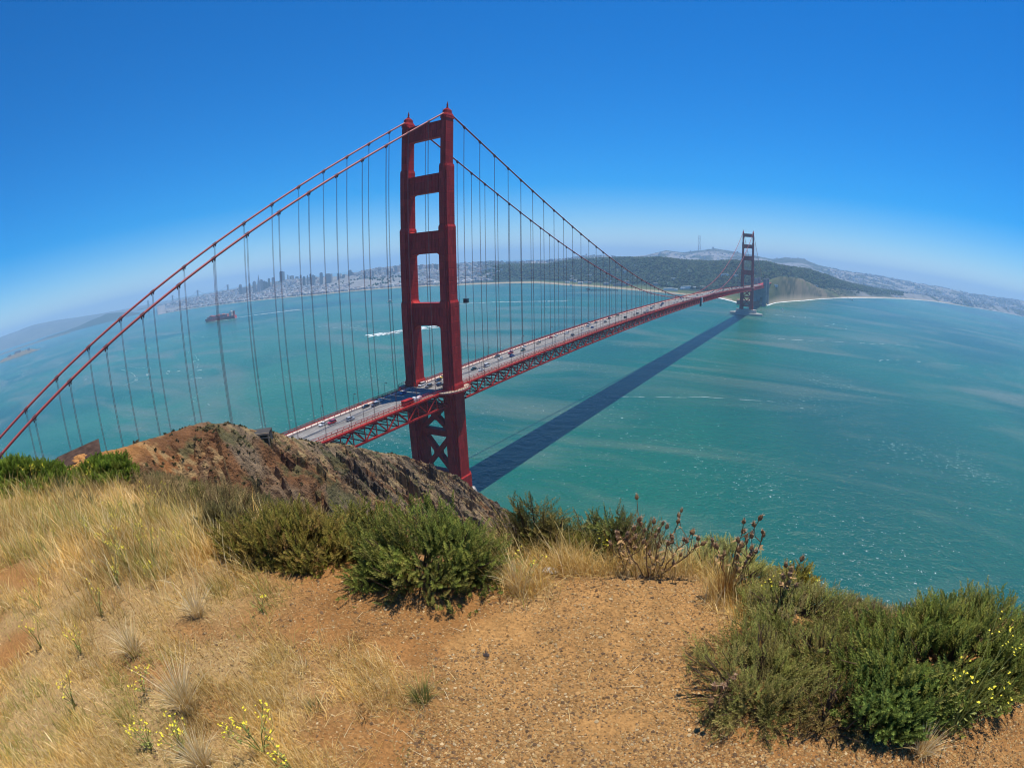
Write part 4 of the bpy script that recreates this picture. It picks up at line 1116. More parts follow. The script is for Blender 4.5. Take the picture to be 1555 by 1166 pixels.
def crest_h(x, y):
    """height of the rocky spur: distance to its crest line, steep on both sides, with crags along the dip"""
    out = np.empty(x.shape); S = np.empty(x.shape); D = np.empty(x.shape)
    xf, yf = x.ravel(), y.ravel(); o = np.empty(len(xf)); s_o = np.empty(len(xf)); d_o = np.empty(len(xf))
    for a in range(0, len(xf), 20000):
        dx = xf[a:a + 20000, None] - CR[None, :, 0]; dy = yf[a:a + 20000, None] - CR[None, :, 1]
        d2 = dx * dx + dy * dy; k = d2.argmin(1); r_ = np.arange(len(k)); d = np.sqrt(d2[r_, k])
        side = np.sign(dx[r_, k] * CT[k, 1] - dy[r_, k] * CT[k, 0])      # + = the viewer's (western) side
        o[a:a + 20000] = k; s_o[a:a + 20000] = CS[k]; d_o[a:a + 20000] = d * side
    k = o.astype(int).reshape(x.shape); S = s_o.reshape(x.shape); D = d_o.reshape(x.shape)
    rr = 2.5; dd = np.sqrt(D * D + rr * rr) - rr
    slope = np.where(D > 0, 0.86, 0.75 + 0.35 * sstep(60, 160, S))
    h = CR[k, 2] - slope * dd
    craggy = 0.45 + 0.8 * sstep(60, 110, S)
    warp = 3.0 * (fbm(x / 9, y / 9, 44, 3) - 0.5)
    q = S + 0.45 * D + warp                       # gullies run down the dip, obliquely to the crest
    g = ridged(q / 10.0, D / 45.0, 51, 5)
    g2 = ridged(q / 2.9 + 7, D / 8.0, 57, 4)
    amp = np.clip(np.abs(D) / 9, 0.10, 1)
    g3 = ridged(x / 2.1, y / 1.7, 59, 4)
    h = h - craggy * amp * (5.2 * (g - 0.55) + 2.0 * (g2 - 0.55) * (0.4 + 1.2 * sstep(0.45, 0.7, vnoise(x / 11, y / 11, 66))) + 0.8 * (g3 - 0.5))
    rocky = sstep(0.42, 0.62, vnoise(x / 13 + 3, y / 13, 68) + 0.35 * sstep(60, 120, S) - .05)
    h = h + amp * (0.35 + rocky) * (3.4 * blocks(q / 5.6, D / 13, 301) + 1.5 * blocks(q / 2.1 + 4, D / 4.6, 311) + .35 * blocks(x / .9, y / .9, 321))
    h = h + 0.30 * (fbm(x / 1.3, y / 1.3, 63, 4) - 0.5) * np.clip(0.3 + amp, 0, 1)
    return h, S, D, g, g2
def hill_surface(xs, ys):
    X, Y = np.meshgrid(xs, ys, indexing='ij')
    u, v = to_uv(X, Y)
    h, S, D, g, g2 = crest_h(X, Y)
    rad = np.hypot(u, v)
    kn = knoll(u, v) - np.where(rad < 14, 0.35 * sstep(14, 11, rad), 0) + np.where(rad > 12, 1.2 * (fbm(X / 6, Y / 6, 12, 4) - 0.5), 0)
    Z = np.maximum(h, kn)
    return X, Y, Z, S, D, g, g2, h >= kn
xs = np.arange(14, 160, 0.36); ys = np.arange(-262, 46, 0.36)
X, Y, Z, S, D, g, g2, isr = hill_surface(xs, ys)
n1 = fbm(X / 5.5, Y / 5.5, 81, 4); n2 = fbm(X / 1.1, Y / 1.1, 83, 3); n3 = fbm(X / 16, Y / 16, 85, 3)
c = np.empty(X.shape + (3,))
soil = np.array([0.165, 0.078, 0.034]); rust = np.array([0.30, 0.115, 0.032]); rock = np.array([0.185, 0.130, 0.080]); dark = np.array([0.060, 0.048, 0.038]); straw = np.array([0.27, 0.20, 0.095]); olive = np.array([0.085, 0.082, 0.035])
def blend(c, col, w): return c * (1 - w[..., None]) + col * w[..., None]
c[:] = soil
c = blend(c, rock, sstep(0.40, 0.65, n1 + 0.25 * sstep(60, 120, S) - 0.06))
c = blend(c, rust, sstep(0.43, 0.60, n3 + 0.35 * (n2 - 0.5)) * (1 - 0.75 * sstep(55, 105, S)) * 0.9)
c = blend(c, straw, sstep(0.50, 0.62, n2) * sstep(0.42, 0.6, n3 + 0.1) * 0.75)
rk = sstep(0.50, 0.62, fbm((S + 0.45 * D) / 6.0, D / 16.0, 95, 4)) * sstep(70, 105, S)
c = blend(c, dark, rk * 0.75 * sstep(0.40, 0.5, fbm(X / 1.9, Y / 1.9, 97, 3)))
c = blend(c, olive, sstep(0.60, 0.72, fbm(X / 3.0, Y / 3.0, 91, 4)) * 0.8)
trail = sstep(5.5, 2.0, np.abs(D + 0.8)) * sstep(66, 56, S) * sstep(28, 34, S)
c = blend(c, np.array([0.40, 0.19, 0.060]), trail * sstep(0.25, 0.5, n1 + 0.15))
c = blend(c, straw, sstep(2.2, 0.6, np.abs(D - 0.2)) * sstep(80, 120, S) * 0.7)
kk = ~isr
c[kk] = (soil * 0.8)[None] * (0.5 + n1[kk])[:, None]
c = c * (0.62 + 0.9 * n2)[..., None]
i = np.arange(X.size).reshape(X.shape)
F = np.stack([i[:-1, :-1], i[1:, :-1], i[1:, 1:], i[:-1, 1:]], -1).reshape(-1, 4)
M_HILL = attr_mat("rocky_hillside", 0.95, 0, 0.1, 1.6, 1.0, 0.9)
tag(np_mesh("hillside", np.stack([X, Y, Z], -1).reshape(-1, 3), F, M_HILL, c.reshape(-1, 3), False), kind="structure")
HX, HY, HZ = xs, ys, Z
def hill_z(x, y):
    fx = np.clip((np.asarray(x) - HX[0]) / 0.36, 0, len(HX) - 1.01); fy = np.clip((np.asarray(y) - HY[0]) / 0.36, 0, len(HY) - 1.01)
    ix, iy = fx.astype(int), fy.astype(int); a, b_ = fx - ix, fy - iy
    return HZ[ix, iy] * (1 - a) * (1 - b_) + HZ[ix + 1, iy] * a * (1 - b_) + HZ[ix, iy + 1] * (1 - a) * b_ + HZ[ix + 1, iy + 1] * a * b_
# wider headland behind and to the sides, coarse
xs2 = np.arange(60, 520, 3.0); ys2 = np.arange(-640, 60, 3.0)
X2, Y2 = np.meshgrid(xs2, ys2, indexing='ij'); u2, v2 = to_uv(X2, Y2)
Z2 = np.maximum(knoll(u2, v2), -8) + 2.0 * (fbm(X2 / 20, Y2 / 20, 15, 4) - 0.5) * (np.hypot(u2, v2) > 20)
inside = (X2 < 160 - 1) & (Y2 > -262 + 1) & (Y2 < 45)
Z2 = np.where(inside, Z2 - 6, Z2); Z2 = Z2 - 1.0 * (np.hypot(u2, v2) < 20)
cc2 = np.array([0.15, 0.09, 0.045])[None, None] * (0.5 + fbm(X2 / 9, Y2 / 9, 19, 4))[..., None]
i = np.arange(X2.size).reshape(X2.shape)
F = np.stack([i[:-1, :-1], i[1:, :-1], i[1:, 1:], i[:-1, 1:]], -1).reshape(-1, 4)
tag(np_mesh("terrain", np.stack([X2, Y2, Z2], -1).reshape(-1, 3), F, M_HILL, cc2.reshape(-1, 3), True), kind="structure")

# near ground: a polar sheet round the viewpoint
ang = np.radians(np.arange(0, 360, 0.6)); rad = np.concatenate([np.linspace(0.0005, 0.6, 6), np.geomspace(0.65, 16, 150)])
G, R2 = np.meshgrid(ang, rad, indexing='ij')
U = R2 * np.sin(G); Vv = R2 * np.cos(G)
Zg = ground(U, Vv) - 0.5 * sstep(13.5, 16, R2)
Xg, Yg = to_xy(U, Vv)
def grass_mask(u, v):
    """how grassy the plateau is: dense straw to the left, bare trodden gravel in the middle"""
    n = fbm(u * 0.9 + 3, v * 0.9, 71, 3); n2 = fbm(u * 3.1, v * 3.1, 73, 3)
    edge = np.interp(v, [-3, 0.2, 0.9, 1.3, 1.7, 2.1, 2.5, 3.0, 4], [-0.6, -0.75, -0.95, -1.05, -1.15, -1.55, -2.0, -2.25, -2.2])
    m = sstep(0.30, -0.25, u - edge + (n2 - 0.5) * 0.7)
    m = m * sstep(0.30, 0.52, n * 0.6 + n2 * 0.4 + 0.10)
    def spot(cu, cv, ru, rv): return np.exp(-(((u - cu) / ru) ** 2 + ((v - cv) / rv) ** 2) ** 1.5)
    m = m * (1 - 0.9 * spot(-2.05, 1.42, 0.32, 0.14)) * (1 - 0.9 * spot(-4.1, 1.85, 0.55, 0.22)) * (1 - 0.75 * spot(-1.5, 1.30, 0.14, 0.14)) * (1 - 0.8 * spot(-1.55, 1.95, 0.30, 0.18)) * (1 - 0.8 * spot(-1.95, 1.80, 0.25, 0.10))
    m = np.maximum(m, 0.55 * spot(-0.95, 1.62, 0.42, 0.22) * sstep(0.35, 0.55, n2))
    m = np.maximum(m, 0.95 * sstep(-0.16, 0.05, v - np.interp(u, [-0.5, -0.3, 0, .3, .6, .9], [2.55, 2.55, 2.62, 2.62, 2.62, 2.55])) * sstep(-0.55, -0.35, u) * sstep(1.0, 0.8, u) * sstep(0.9, 0.3, v - np.interp(u, EU, EV)))
    m = np.maximum(m, 0.9 * spot(-0.20, 2.42, 0.12, 0.16)); m = np.maximum(m, 0.8 * spot(0.82, 2.30, 0.12, 0.30))
    return m
gmk = grass_mask(U, Vv)
na_, nr_ = U.shape
nA = fbm(U * 1.3 + 50, Vv * 1.3, 75, 4); nB = fbm(U * 9, Vv * 9, 77, 3)
red = np.array([0.255, 0.120, 0.038]); tanc = np.array([0.35, 0.190, 0.066])
cg = np.empty(U.shape + (3,)); cg[:] = tanc
cg = blend(cg, red, sstep(0.48, 0.62, nA + 0.25 * sstep(-0.3, -1.0, U) - 0.05) * 0.85)
cg = blend(cg, np.array([0.34, 0.235, 0.105]), gmk * 0.85)
cg *= (0.75 + 0.5 * nB)[..., None]
i = np.arange(U.size).reshape(U.shape)
ii = np.vstack([i, i[:1]])
F = np.stack([ii[:-1, :-1], ii[1:, :-1], ii[1:, 1:], ii[:-1, 1:]], -1).reshape(-1, 4)[:, ::-1]
M_SOIL, nt, bs = new_mat("trodden_earth")
a_ = nd(nt, "ShaderNodeVertexColor", layer_name="Col")
p_ = pos(nt)
f1 = noise(nt, p_, 55, 5, 0.65); f2 = noise(nt, p_, 14, 4, 0.6)
cm = mixc(nt, 1.0, a_.outputs[0], ramp(nt, f1, [(0.3, (0.62, 0.60, 0.58)), (0.7, (1.35, 1.33, 1.3))]), 'MULTIPLY')
nt.links.new(cm, bs.inputs["Base Color"]); bs.inputs["Roughness"].default_value = 0.95; bs.inputs["Specular IOR Level"].default_value = 0.15
bump(nt, mth(nt, 'ADD', f1, mth(nt, 'MULTIPLY', f2, 1.6)), 0.9, 0.012, bs)
tag(np_mesh("ground", np.stack([Xg, Yg, Zg], -1).reshape(-1, 3), F, M_SOIL, cg.reshape(-1, 3), True), kind="structure")

# gravel: loose chips scattered on the bare earth
def chips(n, seed):
    rg = np.random.default_rng(seed)
    r = np.exp(rg.uniform(math.log(0.9), math.log(3.4), n)); t_ = rg.uniform(-1.45, 1.2, n)
    r = np.r_[r, np.sqrt(rg.uniform(0, .81, n // 14)), np.sqrt(rg.uniform(.8, 9, n // 6))]; t_ = np.r_[t_, rg.uniform(-PI, PI, n // 14), rg.uniform(1.2, 2 * PI - 1.45, n // 6)]; n = len(r)
    u = r * np.sin(t_); v = r * np.cos(t_)
    m = grass_mask(u, v); nn = fbm(u * 2.3 + 8, v * 2.3, 79, 3)
    dens = (0.10 + 1.2 * sstep(0.42, 0.60, .55 * nn + .45 * fbm(u * 9, v * 9, 80, 2) + 0.16 * sstep(-0.9, -0.2, u))) * (1 - 0.8 * m) + .10
    k = rg.random(n) < dens
    return u[k], v[k], rg
u, v, rg = chips(260000, 31)
n = len(u); s = np.exp(rg.normal(math.log(0.0031), 0.48, n)); s = np.minimum(s, 0.0105)
OCT = np.array([(1, 0, 0), (0, 1, 0), (-1, 0, 0), (0, -1, 0), (0.2, 0.15, 1), (0, 0, -1), (.7, .7, .3), (-.7, .65, .4), (-.6, -.7, .35), (.7, -.6, .3)], float)
OF = np.array([(0, 6, 4), (6, 1, 4), (1, 7, 4), (7, 2, 4), (2, 8, 4), (8, 3, 4), (3, 9, 4), (9, 0, 4), (0, 6, 5), (6, 1, 5), (1, 7, 5), (7, 2, 5), (2, 8, 5), (8, 3, 5), (3, 9, 5), (9, 0, 5)])
rz = rg.uniform(0, 2 * PI, n); cz, sz_ = np.cos(rz), np.sin(rz)
P_ = OCT[None] * rg.uniform(0.7, 1.25, (n, 10, 3)) * np.stack([s, s * rg.uniform(.55, 1, n), s * rg.uniform(.35, .75, n)], -1)[:, None]
Q = np.stack([P_[..., 0] * cz[:, None] - P_[..., 1] * sz_[:, None], P_[..., 0] * sz_[:, None] + P_[..., 1] * cz[:, None], P_[..., 2]], -1)
x, y = to_xy(u, v); Q += np.stack([x, y, ground(u, v) + s * 0.15], -1)[:, None]
base = np.array([(0.35, 0.200, 0.075), (0.29, 0.155, 0.055), (0.40, 0.255, 0.105), (0.15, 0.088, 0.045), (0.47, 0.34, 0.18)])
cp = base[rg.choice(5, n, p=[.33, .22, .17, .20, .08])] * rg.uniform(.65, 1.2, n)[:, None]
M_CHIP = attr_mat("stone_chips", 0.9, 0, 0.15)
tag(np_mesh("gravel", Q.reshape(-1, 3), (OF[None] + (np.arange(n) * 10)[:, None, None]).reshape(-1, 3), M_CHIP, np.repeat(cp, 10, 0)), "brown gravel strewn over the trodden path", "gravel", kind="stuff")

# ------------------------------------------------------------------ dry grass
M_BLADE = attr_mat("dry_grass_blade", 0.7, 0.3, 0.08)
def blades(name, u, v, h, w, lean, az_, col, seed, parent=None, z=None, tipdrop=0.6, origin=None):
    """each blade a three-quad strip bending towards az_"""
    rg = np.random.default_rng(seed); n = len(u)
    x, y = to_xy(u, v); z0 = ground(u, v) - 0.01 if z is None else z
    dx, dy = np.cos(az_), np.sin(az_); fz = rg.uniform(0, 2 * PI, n); wx, wy = np.cos(fz), np.sin(fz)
    tt = np.array([0, 0.4, 0.75, 1.0]); ww = np.array([1, .85, .55, .08])
    V = np.empty((n, 8, 3))
    for k in range(4):
        off = lean * h * (tt[k] ** 1.7); zz = h * tt[k] * (1 - tipdrop * lean * tt[k] * 0.5)
        for s_, j in ((-1, 0), (1, 1)):
            V[:, 2 * k + j, 0] = x + dx * off + s_ * wx * w * ww[k] / 2
            V[:, 2 * k + j, 1] = y + dy * off + s_ * wy * w * ww[k] / 2
            V[:, 2 * k + j, 2] = z0 + zz
    Fq = np.array([(0, 1, 3, 2), (2, 3, 5, 4), (4, 5, 7, 6)])
    F = (Fq[None] + (np.arange(n) * 8)[:, None, None]).reshape(-1, 4)
    V = V.reshape(-1, 3)
    if origin is not None: V = V - np.asarray(origin)
    return np_mesh(name, V, F, M_BLADE, np.repeat(col, 8, 0), False, parent)
STRAW = np.array([(0.62, 0.45, 0.17), (0.56, 0.37, 0.11), (0.70, 0.55, 0.26), (0.42, 0.25, 0.07), (0.76, 0.64, 0.38), (0.38, 0.34, 0.09)])
def straw_cols(n, rg, p=(.28, .24, .2, .12, .12, .04)): return 1.2 * STRAW[rg.choice(6, n, p=p)] * rg.uniform(.7, 1.15, n)[:, None]
rg = np.random.default_rng(41)
N = 580000
r = np.exp(rg.uniform(math.log(0.8), math.log(9.5), N)); t_ = rg.uniform(-1.75, 0.5, N)
u = r * np.sin(t_); v = r * np.cos(t_)
m = grass_mask(u, v); e = np.interp(u, EU, EV)
clump = fbm(u * 4.5, v * 4.5, 201, 3)
dens = m * (0.25 + 1.1 * sstep(0.38, 0.62, clump)) * (v < e + 0.6 + 1.9 * sstep(-3.2, -4.5, u)) * np.where(r > 5, 0.75, 1)
k = rg.random(N) < dens
u, v, r = u[k], v[k], r[k]; n = len(u); cl = clump[k]
far = sstep(1.7, 3.2, v + 0.35 * np.maximum(-u - 2.0, 0))
h = (0.062 + 0.105 * far * rg.uniform(.4, 1.4, n)) * np.clip(np.exp(rg.normal(-.05, .42, n)), .3, 1.9) * (0.45 + 1.1 * cl)
flat = rg.random(n) < (0.45 - 0.3 * far)
lean = np.where(flat, rg.uniform(1.0, 2.6, n), rg.uniform(.1, .8, n)); h = np.where(flat, h * 0.5, h)
azb = np.radians(200) + rg.normal(0, 1.1, n) + np.where(flat, rg.uniform(-PI, PI, n), 0)
cb = straw_cols(n, rg) * (0.75 + 0.5 * fbm(u * 1.1, v * 1.1, 211, 3))[:, None]
dull = fbm(u * 2 + 40, v * 2, 215, 3)
cb = cb * (1 - 0.30 * sstep(.5, .65, dull))[:, None]
pale = sstep(.52, .68, fbm(u * 1.7 + 11, v * 1.7, 219, 3)); cb = cb * (1 + .28 * pale[:, None] * np.array([1, 1.05, 1.1])) * np.array([1.06, 1.0, .88])
gr_ = (sstep(.54, .66, fbm(u * 1.5 + 70, v * 1.5, 217, 3)) * (rg.random(n) < .55))[:, None]; cb = cb * (1 - gr_) + np.array([0.36, 0.34, 0.085]) * gr_ * rg.uniform(.7, 1.2, n)[:, None]
wd = 0.0016 + 0.0007 * np.clip(r - 1.5, 0, 4)
tag(blades("dry_grass", u, v, h, wd * np.exp(rg.normal(0, .38, n)), lean, azb, cb, 42), "dry straw-coloured grass covering the left of the knoll", "dry grass", kind="stuff")
# dead straws and matted litter lying on the earth
n = 24000
r = np.exp(rg.uniform(math.log(0.9), math.log(3.6), n)); t_ = rg.uniform(-1.6, 1.1, n); u = r * np.sin(t_); v = r * np.cos(t_)
m = grass_mask(u, v) + 0.03 + 0.16 * np.exp(-((u + 0.95) / .5) ** 2 - ((v - 1.65) / .35) ** 2); k = rg.random(n) < m * 0.9; u, v = u[k], v[k]; n = len(u)
tag(blades("straw_litter", u, v, np.full(n, .03) * rg.uniform(.4, 1.2, n), np.full(n, .0022), rg.uniform(1.5, 4.5, n), rg.uniform(0, 2 * PI, n), straw_cols(n, rg, (.2, .15, .3, .1, .25, 0)), 44, tipdrop=.1), "bleached straws lying loose on the earth", "straw", kind="stuff")
# seed heads: taller stalks at the back left
n = 5200
u = rg.uniform(-7.5, -2.0, n); v = rg.uniform(1.9, 4.6, n); e = np.interp(u, EU, EV); k = (v < e + .25) & (rg.random(n) < grass_mask(u, v) * .6) ; u, v = u[k], v[k]; n = len(u)
tag(blades("tall_grass", u, v, rg.uniform(.16, .36, n), rg.uniform(.003, .005, n), rg.uniform(.1, .9, n), np.radians(195) + rg.normal(0, .9, n), straw_cols(n, rg, (.3, .2, .3, .1, .1, 0)), 46), "taller seeding grass stalks at the back of the knoll", "tall grass", kind="stuff")
n = 4200
u = rg.uniform(-.5, .95, n); v = rg.uniform(2.25, 3.0, n); k = rg.random(n) < grass_mask(u, v); u, v = u[k], v[k]; n = len(u)
tag(blades("edge_grass", u, v, rg.uniform(.06, .22, n), rg.uniform(.002, .0036, n), rg.uniform(.2, 1.0, n), rg.uniform(0, 2 * PI, n), straw_cols(n, rg, (.35, .35, .15, .15, 0, 0)), 47), "golden dry grass along the lip of the drop", "dry grass", kind="stuff")

def tuft(u0, v0, n, h, spread, cols, seed, lab, rad=.03, lift=1.0):
    rg = np.random.default_rng(seed); a = rg.uniform(0, 2 * PI, n); q = rad * np.sqrt(rg.random(n))
    u = u0 + q * np.cos(a); v = v0 + q * np.sin(a); x0, y0 = to_xy(u0, v0); z0 = float(ground(np.array(u0), np.array(v0)))
    hh = h * rg.uniform(.35, 1.1, n); ln = spread * rg.uniform(.05, 1.2, n)
    c_ = np.array(cols)[rg.choice(len(cols), n)] * rg.uniform(.75, 1.15, n)[:, None]
    ob = blades("grass_tuft", u, v, hh, np.full(n, .0023) * rg.uniform(.7, 1.4, n), ln, a - AH + rg.normal(0, .4, n), c_, seed + 1, origin=(x0, y0, z0))
    ob.location = (x0, y0, z0)
    return tag(ob, lab, "grass tuft", "separate tufts of grass on the bare earth")
DRY = [(0.86, 0.70, 0.40), (0.80, 0.60, 0.28), (0.90, 0.78, 0.52), (0.66, 0.46, 0.16)]; GRN = [(0.17, 0.21, 0.05), (0.24, 0.26, 0.07), (0.32, 0.29, 0.10)]; MIXC = DRY[:2] + [(0.20, 0.20, 0.05)]
for args in [(-1.66, 1.25, 420, .31, .72, DRY, 301, "largest pale tuft of long bleached grass, front left"), (-2.22, 1.50, 300, .22, .9, DRY + [(.3, .2, .05)], 303, "bleached tuft behind and left of the largest one"),
             (-2.02, 1.93, 300, .21, .8, DRY, 305, "bleached tuft at the left end of the red bare patch"), (-1.42, 0.98, 380, .22, .7, DRY, 307, "cropped pale tuft at the photo's bottom edge left"),
             (-0.60, 1.56, 190, .13, .9, GRN, 309, "bright green tuft beside the gravel path"), (-1.20, 1.66, 90, .075, 1.0, MIXC, 311, "small olive tuft left of the bright green one"),
             (-0.86, 1.62, 90, .07, 1.0, MIXC, 313, "low olive tuft just left of the bright green one"), (-0.63, 1.25, 44, .035, 1.4, GRN, 315, "tiny flat green rosette at the front of the path"),
             (-1.05, 1.44, 90, .075, 1.0, MIXC + GRN, 317, "small half-green tuft in front of the olive ones"), (-0.83, 1.43, 80, .06, 1.0, [(.3, .16, .05), (.42, .28, .1)], 319, "small brown withered tuft in front of the green one"),
             (-1.02, 1.90, 90, .07, 1.0, [(.34, .2, .07), (.48, .34, .14)], 321, "rusty withered tuft below the dark bushes"), (1.38, 1.06, 260, .16, .9, DRY, 323, "pale tuft under the bush at the bottom right"),
             (0.80, 2.28, 170, .30, .35, [(.45, .22, .05), (.38, .19, .05), (.52, .31, .09)], 325, "rust-orange upright tuft beside the right thistle"), (-0.27, 2.40, 200, .20, .8, DRY[:2], 327, "golden tuft leaning at the dark bush's right end")]:
    tuft(*args)

# ------------------------------------------------------------------ shrubs
M_LEAF = attr_mat("shrub_leaf", 0.7, 0.33, 0.10)
M_TWIG = simple("twig_bark", (0.10, 0.065, 0.04), 0.9, .2, 20, 0, .05)
def frames(A, rg):
    A = A / np.linalg.norm(A, axis=1)[:, None]
    r = rg.normal(size=A.shape); B_ = np.cross(A, r); B_ /= np.linalg.norm(B_, axis=1)[:, None]
    return np.stack([B_, np.cross(A, B_), A], 1)           # rows = local x, y, z
def spray(nl, length, leaf_l, leaf_w, tilt, rg):
    """one leafy shoot along +z: small pointed leaves set round the stem"""
    t = (np.arange(nl) + rg.uniform(0, 1, nl)) / nl; a = np.arange(nl) * 2.39996
    out = np.stack([np.cos(a), np.sin(a), np.zeros(nl)], 1); side = np.stack([-np.sin(a), np.cos(a), np.zeros(nl)], 1)
    tl = tilt * (1 - .45 * t)
    d = out * np.sin(tl)[:, None] + np.array([0, 0, 1])[None] * np.cos(tl)[:, None]
    p = np.stack([np.zeros(nl), np.zeros(nl), t * length], 1)
    sc = (1.05 - .45 * t)[:, None]
    return np.stack([p, p + d * leaf_l * .55 * sc + side * leaf_w * .5 * sc, p + d * leaf_l * sc, p + d * leaf_l * .55 * sc - side * leaf_w * .5 * sc], 1)
def shrub(name, lab, u0, v0, rx, ry, h, seed, nsh=1400, slen=.085, nl=24, ll=.022, lw=.0085, cols=None, zb=None, up=.7, tilt=.9, rz=0.0, lump=.35, deep=.5, grp=None, bare=0.0, cat="shrub"):
    rg = np.random.default_rng(seed)
    x0, y0 = to_xy(u0, v0); z0 = float(ground(np.array(u0), np.array(v0))) if zb is None else zb
    rt = empty(name, (x0, y0, z0), 0)
    tag(rt, lab, cat, grp)
    nc = max(12, nsh // 16)                                   # shoots grow in clumps, with gaps between
    ph = rg.uniform(0, 2 * PI, nc); ct = rg.uniform(-0.12, 1, nc); st = np.sqrt(np.clip(1 - ct * ct, 0, 1))
    own = rg.integers(0, nc, nsh)
    D = np.stack([st * np.cos(ph), st * np.sin(ph), ct], 1)[own] + rg.normal(0, 1.15 / math.sqrt(nc), (nsh, 3))
    D /= np.linalg.norm(D, axis=1)[:, None]; D[:, 2] = np.maximum(D[:, 2], -.15)
    clump = rg.uniform(.86, 1.10, nc)[own]
    lm = 1 + lump * 2 * (fbm(D[:, 0] * 1.9 + seed, D[:, 1] * 1.9 + D[:, 2] * 2.3, seed, 3) - .5)
    q = 1 - deep * rg.random(nsh) ** 1.7
    q = q * (1 - 0.10 * (rg.random(nsh) < .5))
    ext = np.where(rg.random(nsh) < .05, rg.uniform(1.02, 1.12, nsh), 1.0)
    cu, su = math.cos(rz), math.sin(rz)
    L = D * (lm * q * ext * clump)[:, None] * np.array([rx, ry, h * .92])
    gx = L[:, 0] * cu - L[:, 1] * su; gy = L[:, 0] * su + L[:, 1] * cu
    L = np.stack([gx * RU[0] + gy * FV[0], gx * RU[1] + gy * FV[1], np.maximum(L[:, 2] + .04, .012)], 1)
    Nn = D / np.array([rx, ry, h]); Nn /= np.linalg.norm(Nn, axis=1)[:, None]
    Nw = np.stack([(Nn[:, 0] * cu - Nn[:, 1] * su) * RU[0] + (Nn[:, 0] * su + Nn[:, 1] * cu) * FV[0], (Nn[:, 0] * cu - Nn[:, 1] * su) * RU[1] + (Nn[:, 0] * su + Nn[:, 1] * cu) * FV[1], Nn[:, 2]], 1)
    A = Nw + np.array([0, 0, up * .7]) + rg.normal(0, .25, (nc, 3))[own] + rg.normal(0, .30, (nsh, 3))
    Fr = frames(A, rg)
    T = [spray(nl, slen, ll, lw, tilt, rg) for _ in range(5)]
    which = rg.integers(0, 5, nsh); sc = rg.uniform(.7, 1.25, nsh)
    V = np.empty((nsh, nl, 4, 3))
    for k in range(5):
        w = which == k
        V[w] = np.einsum('lvi,nij->nlvj', T[k], Fr[w]) * sc[w][:, None, None, None]
    V += (L - Fr[:, 2] * slen * .8 * sc[:, None])[:, None, None, :]
    cols = np.array([1.60, 1.42, 1.0]) * np.array(cols if cols is not None else [(0.060, 0.085, 0.024), (0.075, 0.095, 0.030), (0.050, 0.070, 0.022), (0.095, 0.095, 0.035), (0.085, 0.062, 0.030)])
    c_ = (.55 * cols[rg.choice(len(cols), nc)][own] + .45 * cols[rg.choice(len(cols), nsh)]) * (rg.uniform(.65, 1.35, nc)[own] * rg.uniform(.8, 1.2, nsh))[:, None]
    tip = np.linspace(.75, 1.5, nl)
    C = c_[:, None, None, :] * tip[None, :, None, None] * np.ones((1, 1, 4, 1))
    n = nsh * nl
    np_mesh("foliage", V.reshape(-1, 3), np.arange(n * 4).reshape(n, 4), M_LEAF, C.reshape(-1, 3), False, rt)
    b = MB(); kk = rg.choice(nsh, min(nsh, 90), replace=False)
    for i in kk:
        p = L[i]; base = np.array([p[0] * .12, p[1] * .12, -.03]); mid = base * .45 + p * .55 + np.array([0, 0, -.15 * h]) + rg.normal(0, .02, 3)
        b.tube([base, mid, p], [.0075, .005, .0022], 4)
    b.build("branch", M_TWIG, rt)
    return rt
OLIVE = [(0.120, 0.130, 0.032), (0.155, 0.150, 0.038), (0.105, 0.110, 0.030), (0.180, 0.145, 0.050), (0.130, 0.090, 0.038)]
DEEP = [(0.085, 0.118, 0.030), (0.110, 0.140, 0.036), (0.080, 0.112, 0.038), (0.140, 0.160, 0.046), (0.150, 0.145, 0.055)]
shrub("coyote_brush", "largest dense dark green bush in the middle foreground, in front of the tower base", -.80, 2.55, .56, .40, .40, 401, 2300, cols=DEEP)
shrub("coyote_brush", "olive brown bush joined to the left of the largest dark bush", -1.78, 2.72, .62, .36, .34, 402, 2500, cols=OLIVE)
shrub("coyote_brush", "low olive bush filling the back between the two big dark bushes", -1.32, 2.98, .42, .28, .36, 403, 1300, cols=OLIVE + DEEP)
shrub("coyote_brush", "grey olive bush at the far left end of the dark bushes", -2.55, 3.05, .34, .26, .30, 404, 900, cols=[(0.10, 0.095, 0.05), (0.085, 0.08, 0.04), (0.12, 0.105, 0.06)])
shrub("gorse_bush", "spiky bush with brown spear tips right behind the largest dark bush", -.20, 2.98, .30, .24, .46, 405, 620, slen=.13, nl=34, ll=.026, lw=.006, cols=[(0.13, 0.11, 0.045), (0.10, 0.10, 0.035), (0.085, 0.095, 0.03)], up=.5)
shrub("gorse_bush", "green bush with dead grey twigs left of the tall thistle", .26, 3.02, .36, .26, .38, 406, 900, slen=.10, cols=[(0.10, 0.12, 0.04), (0.08, 0.10, 0.035), (0.15, 0.13, 0.08)])
shrub("coyote_brush", "low green clump tucked in front of the spiky bush", .0, 2.92, .30, .18, .20, 407, 600, cols=DEEP + OLIVE)
shrub("pale_shrub", "pale grey-green rounded bush behind the right thistle", .92, 2.86, .36, .26, .18, 408, 1300, slen=.06, nl=22, ll=.015, lw=.006, cols=[(0.22, 0.24, 0.11), (0.18, 0.21, 0.085), (0.26, 0.26, 0.13)])
shrub("coyote_brush", "small round bush speckled yellow at the water's edge right of the thistles", 1.36, 2.60, .20, .18, .24, 409, 480, cols=OLIVE + [(.25, .22, .03)])
shrub("coyote_brush", "large dark bush at the photo's right edge", 1.80, 1.52, .66, .46, .27, 410, 3600, cols=DEEP)
